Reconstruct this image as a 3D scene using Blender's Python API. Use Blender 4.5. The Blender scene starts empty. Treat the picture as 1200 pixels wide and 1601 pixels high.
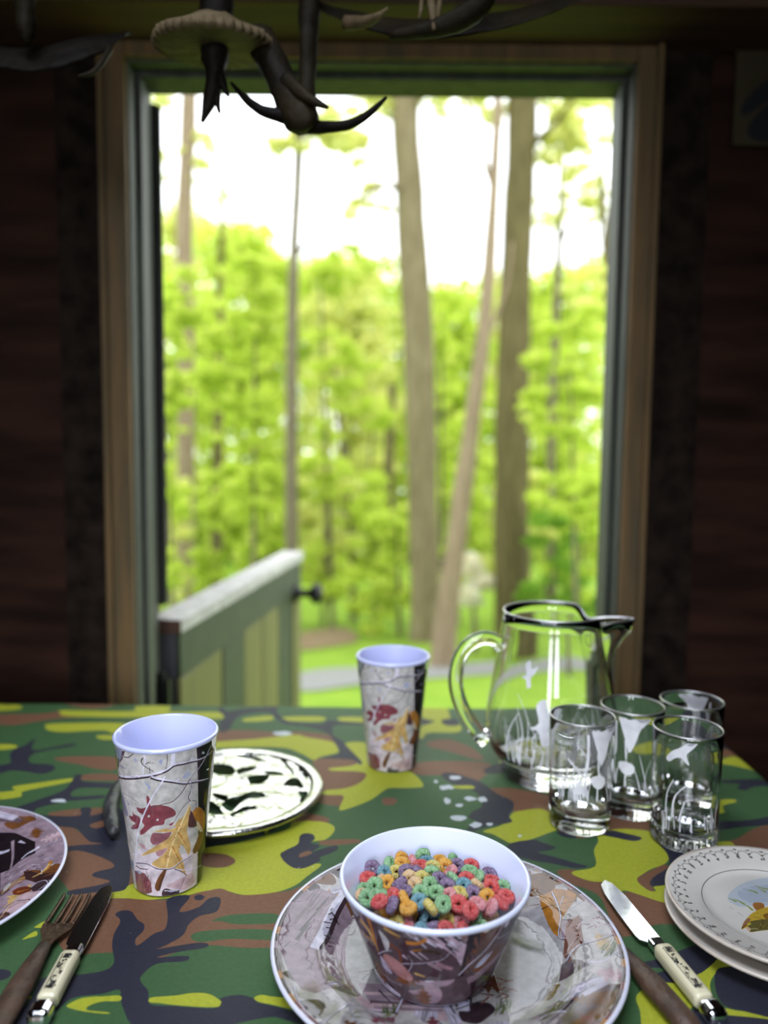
import bpy, bmesh, math, random
from mathutils import Vector, Matrix, noise
from mathutils.geometry import delaunay_2d_cdt
R = math.radians
PI = math.pi
random.seed(7)
S = bpy.context.scene
C = S.collection

# ---------------------------------------------------------------- camera, sky, light, exposure
CAM = Vector((0, 0, 1.17)); FPX = 1210.0; PITCH = 4.9; ROLL = 0.6
cam_d = bpy.data.cameras.new('camera'); cam = bpy.data.objects.new('camera', cam_d); C.objects.link(cam)
cam_d.sensor_fit = 'VERTICAL'; cam_d.sensor_height = 36; cam_d.lens = FPX / 1601 * 36
CM = Matrix.Rotation(R(90 - PITCH), 3, 'X') @ Matrix.Rotation(R(ROLL), 3, 'Z')
cam.matrix_world = Matrix.Translation(CAM) @ CM.to_4x4()
cam_d.clip_start = 0.02; cam_d.clip_end = 300
cam_d.dof.use_dof = True; cam_d.dof.focus_distance = 0.68; cam_d.dof.aperture_fstop = 2.5
S.camera = cam
S.view_settings.view_transform = 'Standard'; S.view_settings.look = 'None'
S.view_settings.exposure = 0.0; S.view_settings.gamma = 1.0; S.view_settings.use_curve_mapping = False

W = bpy.data.worlds.new('overcast_sky'); S.world = W; W.use_nodes = True
bg = W.node_tree.nodes['Background']; bg.inputs[0].default_value = (0.93, 0.97, 1.0, 1); bg.inputs[1].default_value = 3.6

def area(name, loc, target, sx, sy, power, col, spread=180):
    d = bpy.data.lights.new(name, 'AREA'); d.shape = 'RECTANGLE'; d.size = sx; d.size_y = sy
    d.energy = power; d.color = col; d.spread = R(spread)
    o = bpy.data.objects.new(name, d); C.objects.link(o); o.location = loc
    o.rotation_euler = (Vector(target) - Vector(loc)).to_track_quat('-Z', 'Y').to_euler()
    return o
area('overhead_fill', (-0.25, 0.05, 2.40), (-0.1, 0.62, 0.75), 0.9, 0.9, 8, (0.80, 0.87, 1.0), 80)  # added fill lamp: lights the table, narrow spread keeps the upper walls dark
for x in (-0.55, 0.08):
    area('window_daylight', (x, -1.72, 1.30), (x * .5, 0.55, 0.70), 0.42, 1.1, 2.6, (0.85, 0.92, 1.0), 62)

# ---------------------------------------------------------------- helpers
def ray(px, py):
    return (CM @ Vector(((px - 600) / FPX, -(py - 800.5) / FPX, -1))).normalized()
def at_z(px, py, z):
    d = ray(px, py); t = (z - CAM.z) / d.z; return CAM + d * t
def at_y(px, py, y):
    d = ray(px, py); t = y / d.y; return CAM + d * t
def cone_hit(cx, cy, z0, r0, z1, r1, px, py):
    """where the ray through a photo point first meets a standing cone: (angle, height above z0)"""
    d = ray(px, py); o = CAM - Vector((cx, cy, 0)); k = (r1 - r0) / (z1 - z0)
    rr = r0 + k * (o.z - z0); rd = k * d.z
    a = d.x ** 2 + d.y ** 2 - rd ** 2; b = 2 * (o.x * d.x + o.y * d.y - rr * rd); c = o.x ** 2 + o.y ** 2 - rr ** 2
    q = b * b - 4 * a * c
    if q < 0: q = 0
    t = (-b - math.sqrt(q)) / (2 * a); p = o + d * t
    return math.atan2(p.x, -p.y), p.z - z0            # angle 0 faces the -y side

def srgb(r, g, b):
    f = lambda c: (c / 12.92 if c <= 0.04045 else ((c + 0.055) / 1.055) ** 2.4)
    return (f(r / 255), f(g / 255), f(b / 255))

def mesh_obj(name, verts, faces, mat=None, parent=None, smooth=False, mats=None):
    me = bpy.data.meshes.new(name); me.from_pydata([tuple(v) for v in verts], [], faces); me.update()
    for m in (mats or ([mat] if mat else [])): me.materials.append(m)
    if smooth: me.polygons.foreach_set('use_smooth', [True] * len(me.polygons))
    o = bpy.data.objects.new(name, me); C.objects.link(o)
    if parent: o.parent = parent
    return o
def bm_obj(name, bm, mat=None, parent=None, smooth=False):
    me = bpy.data.meshes.new(name); bmesh.ops.recalc_face_normals(bm, faces=bm.faces[:]); bm.to_mesh(me); bm.free()
    if mat: me.materials.append(mat)
    if smooth: me.polygons.foreach_set('use_smooth', [True] * len(me.polygons))
    o = bpy.data.objects.new(name, me); C.objects.link(o)
    if parent: o.parent = parent
    return o
def thing(name, label, cat, loc=(0, 0, 0), rz=0.0, group=None, kind=None):
    o = bpy.data.objects.new(name, None); C.objects.link(o); o.location = loc; o.rotation_euler = (0, 0, rz)
    o.empty_display_size = 0.02
    return tag(o, label, cat, group, kind)
def tag(o, label=None, cat=None, group=None, kind=None):
    if label: o['label'] = label
    if cat: o['category'] = cat
    if group: o['group'] = group
    if kind: o['kind'] = kind
    return o
def copy_tree(o, parent=None):
    c = o.copy(); C.objects.link(c)
    if parent: c.parent = parent
    for ch in list(o.children): copy_tree(ch, c)
    return c
def box_bm(bm, x0, x1, y0, y1, z0, z1, bev=0.0, M=None):
    r = bmesh.ops.create_cube(bm, size=1)['verts']
    for v in r:
        v.co = Vector((x0 + (v.co.x + .5) * (x1 - x0), y0 + (v.co.y + .5) * (y1 - y0), z0 + (v.co.z + .5) * (z1 - z0)))
    if bev:
        es = list({e for v in r for e in v.link_edges})
        r = bmesh.ops.bevel(bm, geom=es, offset=bev, segments=2 if bev < .003 else 4, affect='EDGES', profile=.5)['verts']
    if M is not None: bmesh.ops.transform(bm, matrix=M, verts=list(set(r)))
def box(name, x0, x1, y0, y1, z0, z1, mat, parent=None, bev=0.0, M=None):
    bm = bmesh.new(); box_bm(bm, x0, x1, y0, y1, z0, z1, bev, M); return bm_obj(name, bm, mat, parent)
def lathe(name, prof, mat, parent=None, n=72, closed=False, smooth=True):
    """prof: list of (r, z)"""
    vs, fs, rings = [], [], []
    for r, z in prof:
        if r < 1e-6: rings.append([len(vs)]); vs.append((0, 0, z))
        else:
            rings.append(list(range(len(vs), len(vs) + n)))
            vs += [(r * math.sin(2 * PI * k / n), -r * math.cos(2 * PI * k / n), z) for k in range(n)]
    pr = list(zip(rings, rings[1:])) + ([(rings[-1], rings[0])] if closed else [])
    for a, b in pr:
        for k in range(n):
            k2 = (k + 1) % n
            if len(a) == 1 and len(b) == 1: continue
            if len(a) == 1: fs.append((a[0], b[k2], b[k]))
            elif len(b) == 1: fs.append((a[k], a[k2], b[0]))
            else: fs.append((a[k], a[k2], b[k2], b[k]))
    return mesh_obj(name, vs, fs, mat, parent, smooth)
def catmull(pts, n=6, closed=True):
    out = []; m = len(pts)
    rng = range(m) if closed else range(m - 1)
    for i in rng:
        if closed: p0, p1, p2, p3 = (pts[(i + j - 1) % m] for j in range(4))
        else: p0, p1, p2, p3 = (pts[min(max(i + j - 1, 0), m - 1)] for j in range(4))
        for k in range(n):
            t = k / n
            out.append(tuple(0.5 * ((2 * b) + (c - a) * t + (2 * a - 5 * b + 4 * c - d) * t * t + (3 * b - a - 3 * c + d) * t ** 3)
                             for a, b, c, d in zip(p0, p1, p2, p3)))
    if not closed: out.append(tuple(pts[-1]))
    return out
def tube(name, pts, rad, mat, parent=None, n=10, smooth=True, rough=0.0, flat=None, seed=0):
    """tube through 3-D points with a radius per point; flat: (axis vector, factor) squashes the section"""
    P = [Vector(p) for p in pts]; vs, fs = [], []
    up = Vector((0, 0, 1)) if abs((P[-1] - P[0]).normalized().z) < .9 else Vector((0, 1, 0))
    prev = None
    for i, p in enumerate(P):
        t = (P[min(i + 1, len(P) - 1)] - P[max(i - 1, 0)]).normalized()
        if prev is None: u = t.cross(up).normalized()
        else: u = (prev - t * prev.dot(t)).normalized()
        prev = u; v = t.cross(u)
        r = rad[i] if isinstance(rad, (list, tuple)) else rad
        for k in range(n):
            a = 2 * PI * k / n; rr = r
            if rough: rr = r * (1 + rough * noise.noise(Vector((math.cos(a) * 1.7 + seed, math.sin(a) * 1.7, i * .45))))
            d = u * math.cos(a) * rr + v * math.sin(a) * rr
            if flat: d -= flat[0] * d.dot(flat[0]) * (1 - flat[1])
            vs.append(p + d)
    for i in range(len(P) - 1):
        for k in range(n):
            fs.append((i * n + k, i * n + (k + 1) % n, (i + 1) * n + (k + 1) % n, (i + 1) * n + k))
    fs.append(tuple(range(n))[::-1]); fs.append(tuple((len(P) - 1) * n + k for k in range(n)))
    return mesh_obj(name, vs, fs, mat, parent, smooth)
def prism(name, outline, z0, z1, mat, parent=None, bev=0.0, segs=2):
    """outline in xy, extruded from z0 to z1"""
    bm = bmesh.new()
    f = bm.faces.new([bm.verts.new((x, y, z0)) for x, y in outline])
    g = bmesh.ops.extrude_face_region(bm, geom=[f])
    bmesh.ops.translate(bm, vec=(0, 0, z1 - z0), verts=[v for v in g['geom'] if isinstance(v, bmesh.types.BMVert)])
    if bev: bmesh.ops.bevel(bm, geom=[e for e in bm.edges if abs(e.verts[0].co.z - e.verts[1].co.z) < 1e-7], offset=bev, segments=segs, affect='EDGES')
    return bm_obj(name, bm, mat, parent)
def stroke(pts, w0, w1=None, n=4, wob=0.0):
    """outline polygon of a tapering line"""
    w1 = w0 if w1 is None else w1
    P = catmull(pts, n, closed=False) if len(pts) > 2 else pts
    L, Rr = [], []
    for i, p in enumerate(P):
        a = P[max(i - 1, 0)]; b = P[min(i + 1, len(P) - 1)]
        dx, dy = b[0] - a[0], b[1] - a[1]; l = math.hypot(dx, dy) or 1
        w = (w0 + (w1 - w0) * i / max(1, len(P) - 1)) / 2
        if wob: w *= 1 + random.uniform(-wob, wob)
        L.append((p[0] - dy / l * w, p[1] + dx / l * w)); Rr.append((p[0] + dy / l * w, p[1] - dx / l * w))
    return L + Rr[::-1]
def cdt_art(outline, polys, steiner=(), eps=1e-6):
    """paint order mosaic: returns 2-D verts, triangles, colour index per triangle (-1 = base)"""
    vs, faces = [], []
    for poly in [outline] + [p for p, c in polys]:
        if sum(a[0] * b[1] - b[0] * a[1] for a, b in zip(poly, poly[1:] + poly[:1])) < 0: poly = poly[::-1]
        k = len(vs); vs += [Vector((p[0], p[1])) for p in poly]; faces.append(list(range(k, len(vs))))
    vs += [Vector(p) for p in steiner]
    v2, _, f2, _, _, of = delaunay_2d_cdt(vs, [], faces, 1, eps)
    tri, idx = [], []
    for f, o in zip(f2, of):
        if 0 in o: tri.append(tuple(f)); idx.append(max(o) - 1)
    return v2, tri, idx
def art_obj(name, outline, polys, base, mapfn, mat, parent=None, steiner=(), normfn=None, skip=None, drop=None):
    v2, tri, idx = cdt_art(outline, polys, steiner)
    if drop is not None:
        k = [i for i, q in enumerate(idx) if q not in drop]; tri = [tri[i] for i in k]; idx = [idx[i] for i in k]
    if skip:
        k = [i for i, t in enumerate(tri) if not skip(sum((v2[j] for j in t), Vector((0, 0))) / 3)]
        tri = [tri[i] for i in k]; idx = [idx[i] for i in k]
    used = sorted({j for t in tri for j in t}); mp = {j: i for i, j in enumerate(used)}
    tri = [tuple(mp[j] for j in t) for t in tri]; v2 = [v2[j] for j in used]
    o = mesh_obj(name, [mapfn(p) for p in v2], tri, mat, parent)
    me = o.data; at = me.color_attributes.new('col', 'FLOAT_COLOR', 'CORNER')
    cols = []
    for q in idx:
        c = base if q < 0 else polys[q][1]
        cols += [c[0], c[1], c[2], 1.0] * 3
    at.data.foreach_set('color', cols)
    if normfn:
        me.polygons.foreach_set('use_smooth', [True] * len(me.polygons))
        me.normals_split_custom_set_from_vertices([tuple(normfn(p)) for p in v2])
    return o

# ---------------------------------------------------------------- materials
def mat(name, col, rough=.6, metal=0.0, spec=.5, nscale=0, namt=0.0, col2=None, bump=0.0, bscale=None, coat=0.0, trans=0.0, ior=1.5, attr=None,
        stretch=None, detail=6, coat_rough=.05, sheen=0.0):
    m = bpy.data.materials.new(name); m.use_nodes = True; nt = m.node_tree; N = nt.nodes; L = nt.links
    b = N['Principled BSDF']
    b.inputs['Base Color'].default_value = (*col, 1); b.inputs['Roughness'].default_value = rough
    b.inputs['Metallic'].default_value = metal; b.inputs['Specular IOR Level'].default_value = spec
    b.inputs['Coat Weight'].default_value = coat; b.inputs['Coat Roughness'].default_value = coat_rough
    b.inputs['Transmission Weight'].default_value = trans; b.inputs['IOR'].default_value = ior
    if sheen: b.inputs['Sheen Weight'].default_value = sheen
    tc = N.new('ShaderNodeTexCoord'); mp = N.new('ShaderNodeMapping'); L.new(tc.outputs['Object'], mp.inputs[0])
    if stretch: mp.inputs['Scale'].default_value = stretch
    src = None
    if attr:
        a = N.new('ShaderNodeAttribute'); a.attribute_name = attr; src = a.outputs['Color']
    if nscale:
        nz = N.new('ShaderNodeTexNoise'); nz.inputs['Scale'].default_value = nscale; nz.inputs['Detail'].default_value = detail
        L.new(mp.outputs[0], nz.inputs['Vector'])
        rp = N.new('ShaderNodeMapRange'); rp.inputs['From Min'].default_value = .3; rp.inputs['From Max'].default_value = .7
        L.new(nz.outputs['Fac'], rp.inputs['Value'])
        mx = N.new('ShaderNodeMix'); mx.data_type = 'RGBA'
        if src is None:
            mx.inputs[6].default_value = (*col, 1); mx.inputs[7].default_value = (*(col2 or tuple(c * .5 for c in col)), 1)
            L.new(rp.outputs[0], mx.inputs[0]); src = mx.outputs[2]
        else:
            mx.blend_type = 'MULTIPLY'; mx.inputs[0].default_value = 1; L.new(src, mx.inputs[6])
            r2 = N.new('ShaderNodeMapRange'); r2.inputs['To Min'].default_value = 1 - namt; r2.inputs['To Max'].default_value = 1 + namt
            L.new(rp.outputs[0], r2.inputs['Value']); L.new(r2.outputs[0], mx.inputs[7]); src = mx.outputs[2]
    if src is not None: L.new(src, b.inputs['Base Color'])
    if bump:
        n2 = N.new('ShaderNodeTexNoise'); n2.inputs['Scale'].default_value = bscale or nscale or 20; n2.inputs['Detail'].default_value = 8
        L.new(mp.outputs[0], n2.inputs['Vector'])
        bp = N.new('ShaderNodeBump'); bp.inputs['Strength'].default_value = bump; bp.inputs['Distance'].default_value = .01
        L.new(n2.outputs['Fac'], bp.inputs['Height']); L.new(bp.outputs[0], b.inputs['Normal'])
    return m

M_print = mat('melamine_print', (.5, .5, .5), .5, spec=.0, nscale=120, namt=.28, attr='col', coat=1.0, coat_rough=.03)
M_mel = mat('white_melamine', srgb(216, 220, 246), .28, coat=.8, coat_rough=.05)
M_cup = mat('tumbler_melamine', srgb(196, 200, 240), .28, coat=.8, coat_rough=.05)
M_plate_edge = mat('melamine_edge', srgb(205, 205, 222), .3, coat=.6)
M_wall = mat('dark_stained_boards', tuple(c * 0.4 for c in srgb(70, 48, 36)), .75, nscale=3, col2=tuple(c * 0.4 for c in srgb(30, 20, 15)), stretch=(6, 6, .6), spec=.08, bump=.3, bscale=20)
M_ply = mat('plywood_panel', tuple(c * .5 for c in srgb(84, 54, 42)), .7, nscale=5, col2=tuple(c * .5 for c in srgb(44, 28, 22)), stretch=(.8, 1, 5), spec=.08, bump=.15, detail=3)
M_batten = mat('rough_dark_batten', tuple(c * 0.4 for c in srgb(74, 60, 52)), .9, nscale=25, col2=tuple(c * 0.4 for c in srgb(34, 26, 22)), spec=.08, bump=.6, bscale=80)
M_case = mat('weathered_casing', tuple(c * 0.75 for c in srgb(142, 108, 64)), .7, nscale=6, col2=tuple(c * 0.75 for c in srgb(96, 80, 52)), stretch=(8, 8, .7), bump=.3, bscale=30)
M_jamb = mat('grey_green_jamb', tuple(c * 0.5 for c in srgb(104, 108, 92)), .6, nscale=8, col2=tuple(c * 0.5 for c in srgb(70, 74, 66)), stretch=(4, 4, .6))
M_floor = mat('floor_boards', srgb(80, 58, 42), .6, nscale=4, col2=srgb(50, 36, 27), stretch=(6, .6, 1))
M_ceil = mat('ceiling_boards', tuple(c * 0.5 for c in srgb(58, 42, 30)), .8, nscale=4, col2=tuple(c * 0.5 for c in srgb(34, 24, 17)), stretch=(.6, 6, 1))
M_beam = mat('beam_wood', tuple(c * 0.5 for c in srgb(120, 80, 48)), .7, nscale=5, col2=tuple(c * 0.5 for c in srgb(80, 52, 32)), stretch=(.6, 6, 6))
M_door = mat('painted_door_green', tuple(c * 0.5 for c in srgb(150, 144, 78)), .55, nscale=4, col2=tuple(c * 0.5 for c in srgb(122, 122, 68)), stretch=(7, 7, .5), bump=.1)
M_doorb = mat('door_rail_green', tuple(c * .3 for c in srgb(96, 108, 78)), .55, nscale=5, col2=tuple(c * .3 for c in srgb(74, 86, 66)), stretch=(3, 3, 3))
M_cap = mat('weathered_cap', tuple(c * .95 for c in srgb(190, 188, 184)), .6, nscale=10, col2=tuple(c * .95 for c in srgb(150, 148, 146)), stretch=(3, 3, 3))
M_capend = mat('cap_end_grain', tuple(c * 0.6 for c in srgb(110, 70, 46)), .7, nscale=40, col2=tuple(c * 0.6 for c in srgb(84, 52, 36)))
M_edgegrey = mat('door_edge_grey', tuple(c * 0.6 for c in srgb(92, 88, 96)), .6, nscale=12, col2=tuple(c * 0.6 for c in srgb(74, 70, 78)), stretch=(4, 4, .5))
M_iron = mat('black_iron', (.012, .012, .013), .45, .6, nscale=60, col2=(.02, .02, .02))
M_dark = mat('dark_door_edge', tuple(c * 0.4 for c in srgb(44, 44, 38)), .7, nscale=10, col2=tuple(c * 0.4 for c in srgb(28, 28, 24)))
M_chrome = mat('polished_steel', (.78, .79, .81), .10, 1.0, nscale=30, col2=(.70, .71, .74), bump=.015, bscale=25)
M_blade = mat('knife_steel', (.74, .76, .78), .13, 1.0, nscale=18, col2=(.55, .57, .60), bump=.04, bscale=22)
M_rust = mat('tarnished_fork_metal', srgb(104, 82, 62), .42, .75, nscale=70, col2=srgb(66, 48, 38), bump=.2, bscale=120)
M_handle_wood = mat('dark_wood_handle', srgb(84, 62, 48), .5, nscale=40, col2=srgb(44, 32, 26), stretch=(1, 1, 1), bump=.35, bscale=90)
M_ivory = mat('ivory_handle', srgb(222, 214, 182), .32, nscale=14, col2=srgb(204, 194, 160), coat=.4)
M_ink = mat('scrimshaw_ink', (.02, .02, .022), .8, spec=.1)
M_pewter = mat('polished_pewter', (.66, .66, .60), .2, 1.0, nscale=26, col2=(.42, .42, .38), bump=.22, bscale=55)
M_glass = mat('clear_glass', (1, 1, 1), .0, trans=1.0, ior=1.47)
M_etch = mat('etched_frost', srgb(232, 230, 234), .8, nscale=60, col2=srgb(200, 198, 204))
M_silver = mat('silver_rim', (.80, .78, .78), .38, 1.0, nscale=30, col2=(.5, .49, .5))
M_china = mat('glazed_china', srgb(222, 216, 206), .22, nscale=18, namt=.07, attr='col', coat=1.0)
M_china_under = mat('glazed_china_underside', srgb(206, 196, 184), .3, nscale=30, col2=srgb(170, 154, 140), coat=.6)
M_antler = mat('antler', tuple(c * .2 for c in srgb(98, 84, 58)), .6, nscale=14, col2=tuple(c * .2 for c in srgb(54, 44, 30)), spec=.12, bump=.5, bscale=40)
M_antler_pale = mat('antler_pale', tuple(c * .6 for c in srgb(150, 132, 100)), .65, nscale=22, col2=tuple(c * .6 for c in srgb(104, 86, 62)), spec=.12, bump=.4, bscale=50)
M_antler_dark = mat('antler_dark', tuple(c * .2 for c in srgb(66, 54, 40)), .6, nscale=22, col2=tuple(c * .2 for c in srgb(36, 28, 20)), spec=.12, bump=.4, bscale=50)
M_horn = mat('dark_horn', srgb(74, 74, 74), .4, nscale=40, col2=srgb(34, 34, 36), bump=.5, bscale=70, spec=.5)
M_paper = mat('dull_poster', tuple(c * .35 for c in srgb(120, 108, 84)), .8, nscale=6, col2=tuple(c * .35 for c in srgb(96, 84, 62)), spec=.1)
M_table = mat('table_wood', srgb(96, 66, 44), .6, nscale=5, col2=srgb(66, 44, 30), stretch=(.7, 6, 6))

# ---------------------------------------------------------------- room shell
TZ = 0.75                                  # table top
WY = 1.45; WT = 0.10                       # door wall, its thickness
OX0 = at_y(209, 600, WY).x; OX1 = at_y(974, 600, WY).x; OZ = at_y(600, 101, WY).z
RX0, RX1, RY0, CZ = -1.9, 1.7, -1.7, 2.45
def struct(o): o['kind'] = 'structure'; return o
FZ = 0.0
struct(box('floor', RX0 - .1, RX1 + .1, RY0 - .1, WY + WT, -.06, FZ, M_floor))
# ceiling with an unseen opening, made up to go with the overhead fill lamp
cl = bmesh.new()
hx0, hx1, hy0, hy1 = -.75, .25, -.45, .55
for a in ((RX0 - .1, hx0, RY0 - .1, WY + WT), (hx1, RX1 + .1, RY0 - .1, WY + WT), (hx0, hx1, RY0 - .1, hy0), (hx0, hx1, hy1, WY + WT)):
    box_bm(cl, a[0], a[1], a[2], a[3], CZ, CZ + .08)
struct(bm_obj('ceiling', cl, M_ceil))
sk = bmesh.new()
box_bm(sk, hx0 - .02, hx1 + .02, hy0 - .02, hy1 + .02, CZ + .085, CZ + .10)
struct(bm_obj('window_3', sk, M_mel))  # unseen white panel added to close the made-up ceiling opening
# door wall: a sheathing behind separate boards
fw = bmesh.new()
for a in ((RX0, OX0, 0, CZ), (OX1, RX1, 0, CZ), (OX0, OX1, OZ, CZ), (OX0, OX1, -.06, .0)):
    box_bm(fw, a[0], a[1], WY + .02, WY + WT, a[2], a[3])
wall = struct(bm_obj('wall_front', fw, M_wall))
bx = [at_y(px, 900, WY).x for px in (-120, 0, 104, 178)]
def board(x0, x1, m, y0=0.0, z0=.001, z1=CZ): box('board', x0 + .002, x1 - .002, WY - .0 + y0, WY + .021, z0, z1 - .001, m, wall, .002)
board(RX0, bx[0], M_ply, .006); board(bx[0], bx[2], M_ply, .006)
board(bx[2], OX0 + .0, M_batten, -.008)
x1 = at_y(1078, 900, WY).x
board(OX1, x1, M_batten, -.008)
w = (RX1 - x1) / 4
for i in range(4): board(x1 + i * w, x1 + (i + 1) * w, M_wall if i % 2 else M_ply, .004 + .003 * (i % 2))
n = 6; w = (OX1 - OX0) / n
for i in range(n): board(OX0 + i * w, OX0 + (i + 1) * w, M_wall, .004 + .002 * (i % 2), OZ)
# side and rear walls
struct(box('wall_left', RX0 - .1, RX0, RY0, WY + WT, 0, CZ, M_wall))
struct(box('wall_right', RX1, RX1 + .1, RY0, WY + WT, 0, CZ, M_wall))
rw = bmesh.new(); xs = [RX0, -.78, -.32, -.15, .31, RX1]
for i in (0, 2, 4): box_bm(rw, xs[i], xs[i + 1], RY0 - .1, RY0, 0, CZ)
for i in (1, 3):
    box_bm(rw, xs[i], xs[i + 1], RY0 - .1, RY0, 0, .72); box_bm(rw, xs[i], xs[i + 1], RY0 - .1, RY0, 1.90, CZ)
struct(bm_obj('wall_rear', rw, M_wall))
for i in (1, 3):
    wf = bmesh.new()
    for a in ((xs[i], xs[i] + .03, .72, 1.90), (xs[i + 1] - .03, xs[i + 1], .72, 1.90), (xs[i] + .03, xs[i + 1] - .03, .72, .75), (xs[i] + .03, xs[i + 1] - .03, 1.87, 1.90)):
        box_bm(wf, a[0], a[1], RY0 - .06, RY0 - .015, a[2], a[3])
    struct(bm_obj('window_%d' % (1 + i // 2), wf, M_case))
# beam along the door wall above the casing
zb = at_y(600, 4, 1.30).z
struct(box('trim_5', RX0, RX1, 1.30, WY + .0, zb, zb + .14, M_beam, None, .006))
# casing: outer flat boards and an inner bead
cwL = OX0 - at_y(173, 600, WY).x; cwR = at_y(1006, 600, WY).x - OX1; zc = at_y(600, 62, WY).z
def casing(name, x0, x1, z0, z1):
    o = struct(box(name, x0, x1, WY - .024, WY - .008, z0, z1, M_case, None, .003)); return o
c1 = casing('trim_1', OX0 - cwL, OX0, 0, zc); c2 = casing('trim_2', OX1, OX1 + cwR, 0, zc); c3 = casing('trim_3', OX0 + .0005, OX1 - .0005, OZ, zc)
box('backband', OX0 - cwL - .004, OX0 - cwL + .007, WY - .034, WY - .024, 0, zc, M_case, c1, .002)
box('backband', OX1 + cwR - .007, OX1 + cwR + .004, WY - .034, WY - .024, 0, zc, M_case, c2, .002)
box('backband', OX0 - cwL + .008, OX1 + cwR - .008, WY - .034, WY - .024, zc - .011, zc, M_case, c3, .002)
jm = bmesh.new()
box_bm(jm, OX0 - .001, OX0 + .004, WY - .01, WY + WT + .02, 0, OZ); box_bm(jm, OX1 - .004, OX1 + .001, WY - .01, WY + WT + .02, 0, OZ)
box_bm(jm, OX0 + .004, OX1 - .004, WY - .01, WY + WT + .02, OZ - .004, OZ + .001)
jb = struct(bm_obj('trim_4', jm, M_jamb))
box('door_stop', OX0 + .004, OX0 + .014, WY + .025, WY + .055, 0, OZ - .004, M_jamb, jb, .002)
box('door_stop', OX1 - .014, OX1 - .004, WY + .025, WY + .055, 0, OZ - .004, M_jamb, jb, .002)
box('door_stop', OX0 + .014, OX1 - .014, WY + .025, WY + .055, OZ - .014, OZ - .004, M_jamb, jb, .002)

# lower leaf of the split door, swung outward
hz = at_y(265, 966, 1.60); hz.x = at_y(268, 966, 1.60).x
LZ = hz.z; far = at_z(462, 862, LZ)
dvec = Vector((far.x - hz.x, far.y - hz.y, 0)); DL = dvec.length; dn = dvec.normalized()
ML = Matrix.Translation((hz.x, hz.y, 0)) @ Matrix.Rotation(math.atan2(dn.y, dn.x), 4, 'Z')   # x along leaf, -y towards the room side
th = .042
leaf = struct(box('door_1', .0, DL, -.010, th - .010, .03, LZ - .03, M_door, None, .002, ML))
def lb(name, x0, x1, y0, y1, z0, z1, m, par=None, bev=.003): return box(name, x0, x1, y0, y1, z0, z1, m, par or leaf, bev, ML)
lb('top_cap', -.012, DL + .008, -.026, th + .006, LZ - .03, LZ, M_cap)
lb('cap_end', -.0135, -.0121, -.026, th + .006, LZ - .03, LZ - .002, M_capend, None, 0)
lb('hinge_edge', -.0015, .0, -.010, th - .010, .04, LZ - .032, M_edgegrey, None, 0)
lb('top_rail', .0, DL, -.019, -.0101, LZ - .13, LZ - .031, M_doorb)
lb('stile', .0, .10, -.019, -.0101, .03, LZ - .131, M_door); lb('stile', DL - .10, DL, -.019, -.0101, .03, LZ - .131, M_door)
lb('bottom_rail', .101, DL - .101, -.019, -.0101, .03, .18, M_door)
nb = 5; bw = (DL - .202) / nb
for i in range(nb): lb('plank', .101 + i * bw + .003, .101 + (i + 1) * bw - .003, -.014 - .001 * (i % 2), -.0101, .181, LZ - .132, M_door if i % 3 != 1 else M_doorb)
# knob on the free edge
kb = ML @ Vector((DL - .075, -.019, at_y(470, 925, far.y - .05).z)); kd = (ML.to_3x3() @ Vector((0, -1, 0))).normalized()
lathe_prof = [(a * 1.25, b * 1.1) for a, b in [(0, 0), (.026, 0), (.026, .006), (.012, .010), (.010, .04), (.022, .052), (.028, .062), (.026, .074), (.014, .082), (0, .084)]]
kn = lathe('knob', lathe_prof, M_iron, leaf, 24); kn.matrix_world = Matrix.Translation(kb) @ kd.to_track_quat('Z', 'Y').to_matrix().to_4x4()
kp = at_y(252, 1078, 1.585)
hb = bmesh.new()
box_bm(hb, OX0 + .004, hz.x + .006, WY + WT + .0, WY + WT + .02, kp.z - .035, kp.z + .03); 
bmesh.ops.create_cone(hb, cap_ends=True, segments=12, radius1=.009, radius2=.009, depth=.09, matrix=Matrix.Translation(((OX0 + hz.x) / 2, WY + WT + .01, kp.z)))
bm_obj('hinge', hb, M_iron, leaf)
# upper leaf, folded back further
u0 = Vector((OX0 + .005, WY + WT + .02, 0)); u1 = Vector((at_y(233, 600, 2.30).x, 2.30, 0)); ud = (u1 - u0).normalized()
MU = Matrix.Translation(u0) @ Matrix.Rotation(math.atan2(ud.y, ud.x), 4, 'Z')
zlo = at_y(228, 945, WY + WT + .03).z
up = struct(box('door_2', 0, .80, -.012, .026, zlo, OZ - .02, M_dark, None, .002, MU))
box('stile', .001, .10, -.018, -.0121, zlo + .002, OZ - .022, M_jamb, up, .002, MU)
box('stile', .70, .799, -.018, -.0121, zlo + .002, OZ - .022, M_jamb, up, .002, MU)

# ---------------------------------------------------------------- table and camouflage cloth
TX1 = .497; TX0 = -.98; TY0 = .33; TY1 = at_z(600, 1103, TZ).y
tb = thing('dining_table', 'wooden dining table under the camouflage tablecloth', 'table', ((TX0 + TX1) / 2, (TY0 + TY1) / 2, 0))
def tpart(name, x0, x1, y0, y1, z0, z1, m):
    o = box(name, x0 - tb.location.x, x1 - tb.location.x, y0 - tb.location.y, y1 - tb.location.y, z0, z1, m, tb, .003); return o
tpart('tabletop', TX0 + .004, TX1 - .004, TY0 + .004, TY1 - .004, TZ - .033, TZ - .003, M_table)
for x in (TX0 + .06, TX1 - .13):
    for y in (TY0 + .06, TY1 - .13): tpart('leg', x, x + .07, y, y + .07, 0, TZ - .034, M_table)
for y in (TY0 + .08, TY1 - .10): tpart('apron', TX0 + .135, TX1 - .135, y, y + .02, TZ - .13, TZ - .034, M_table)

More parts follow.
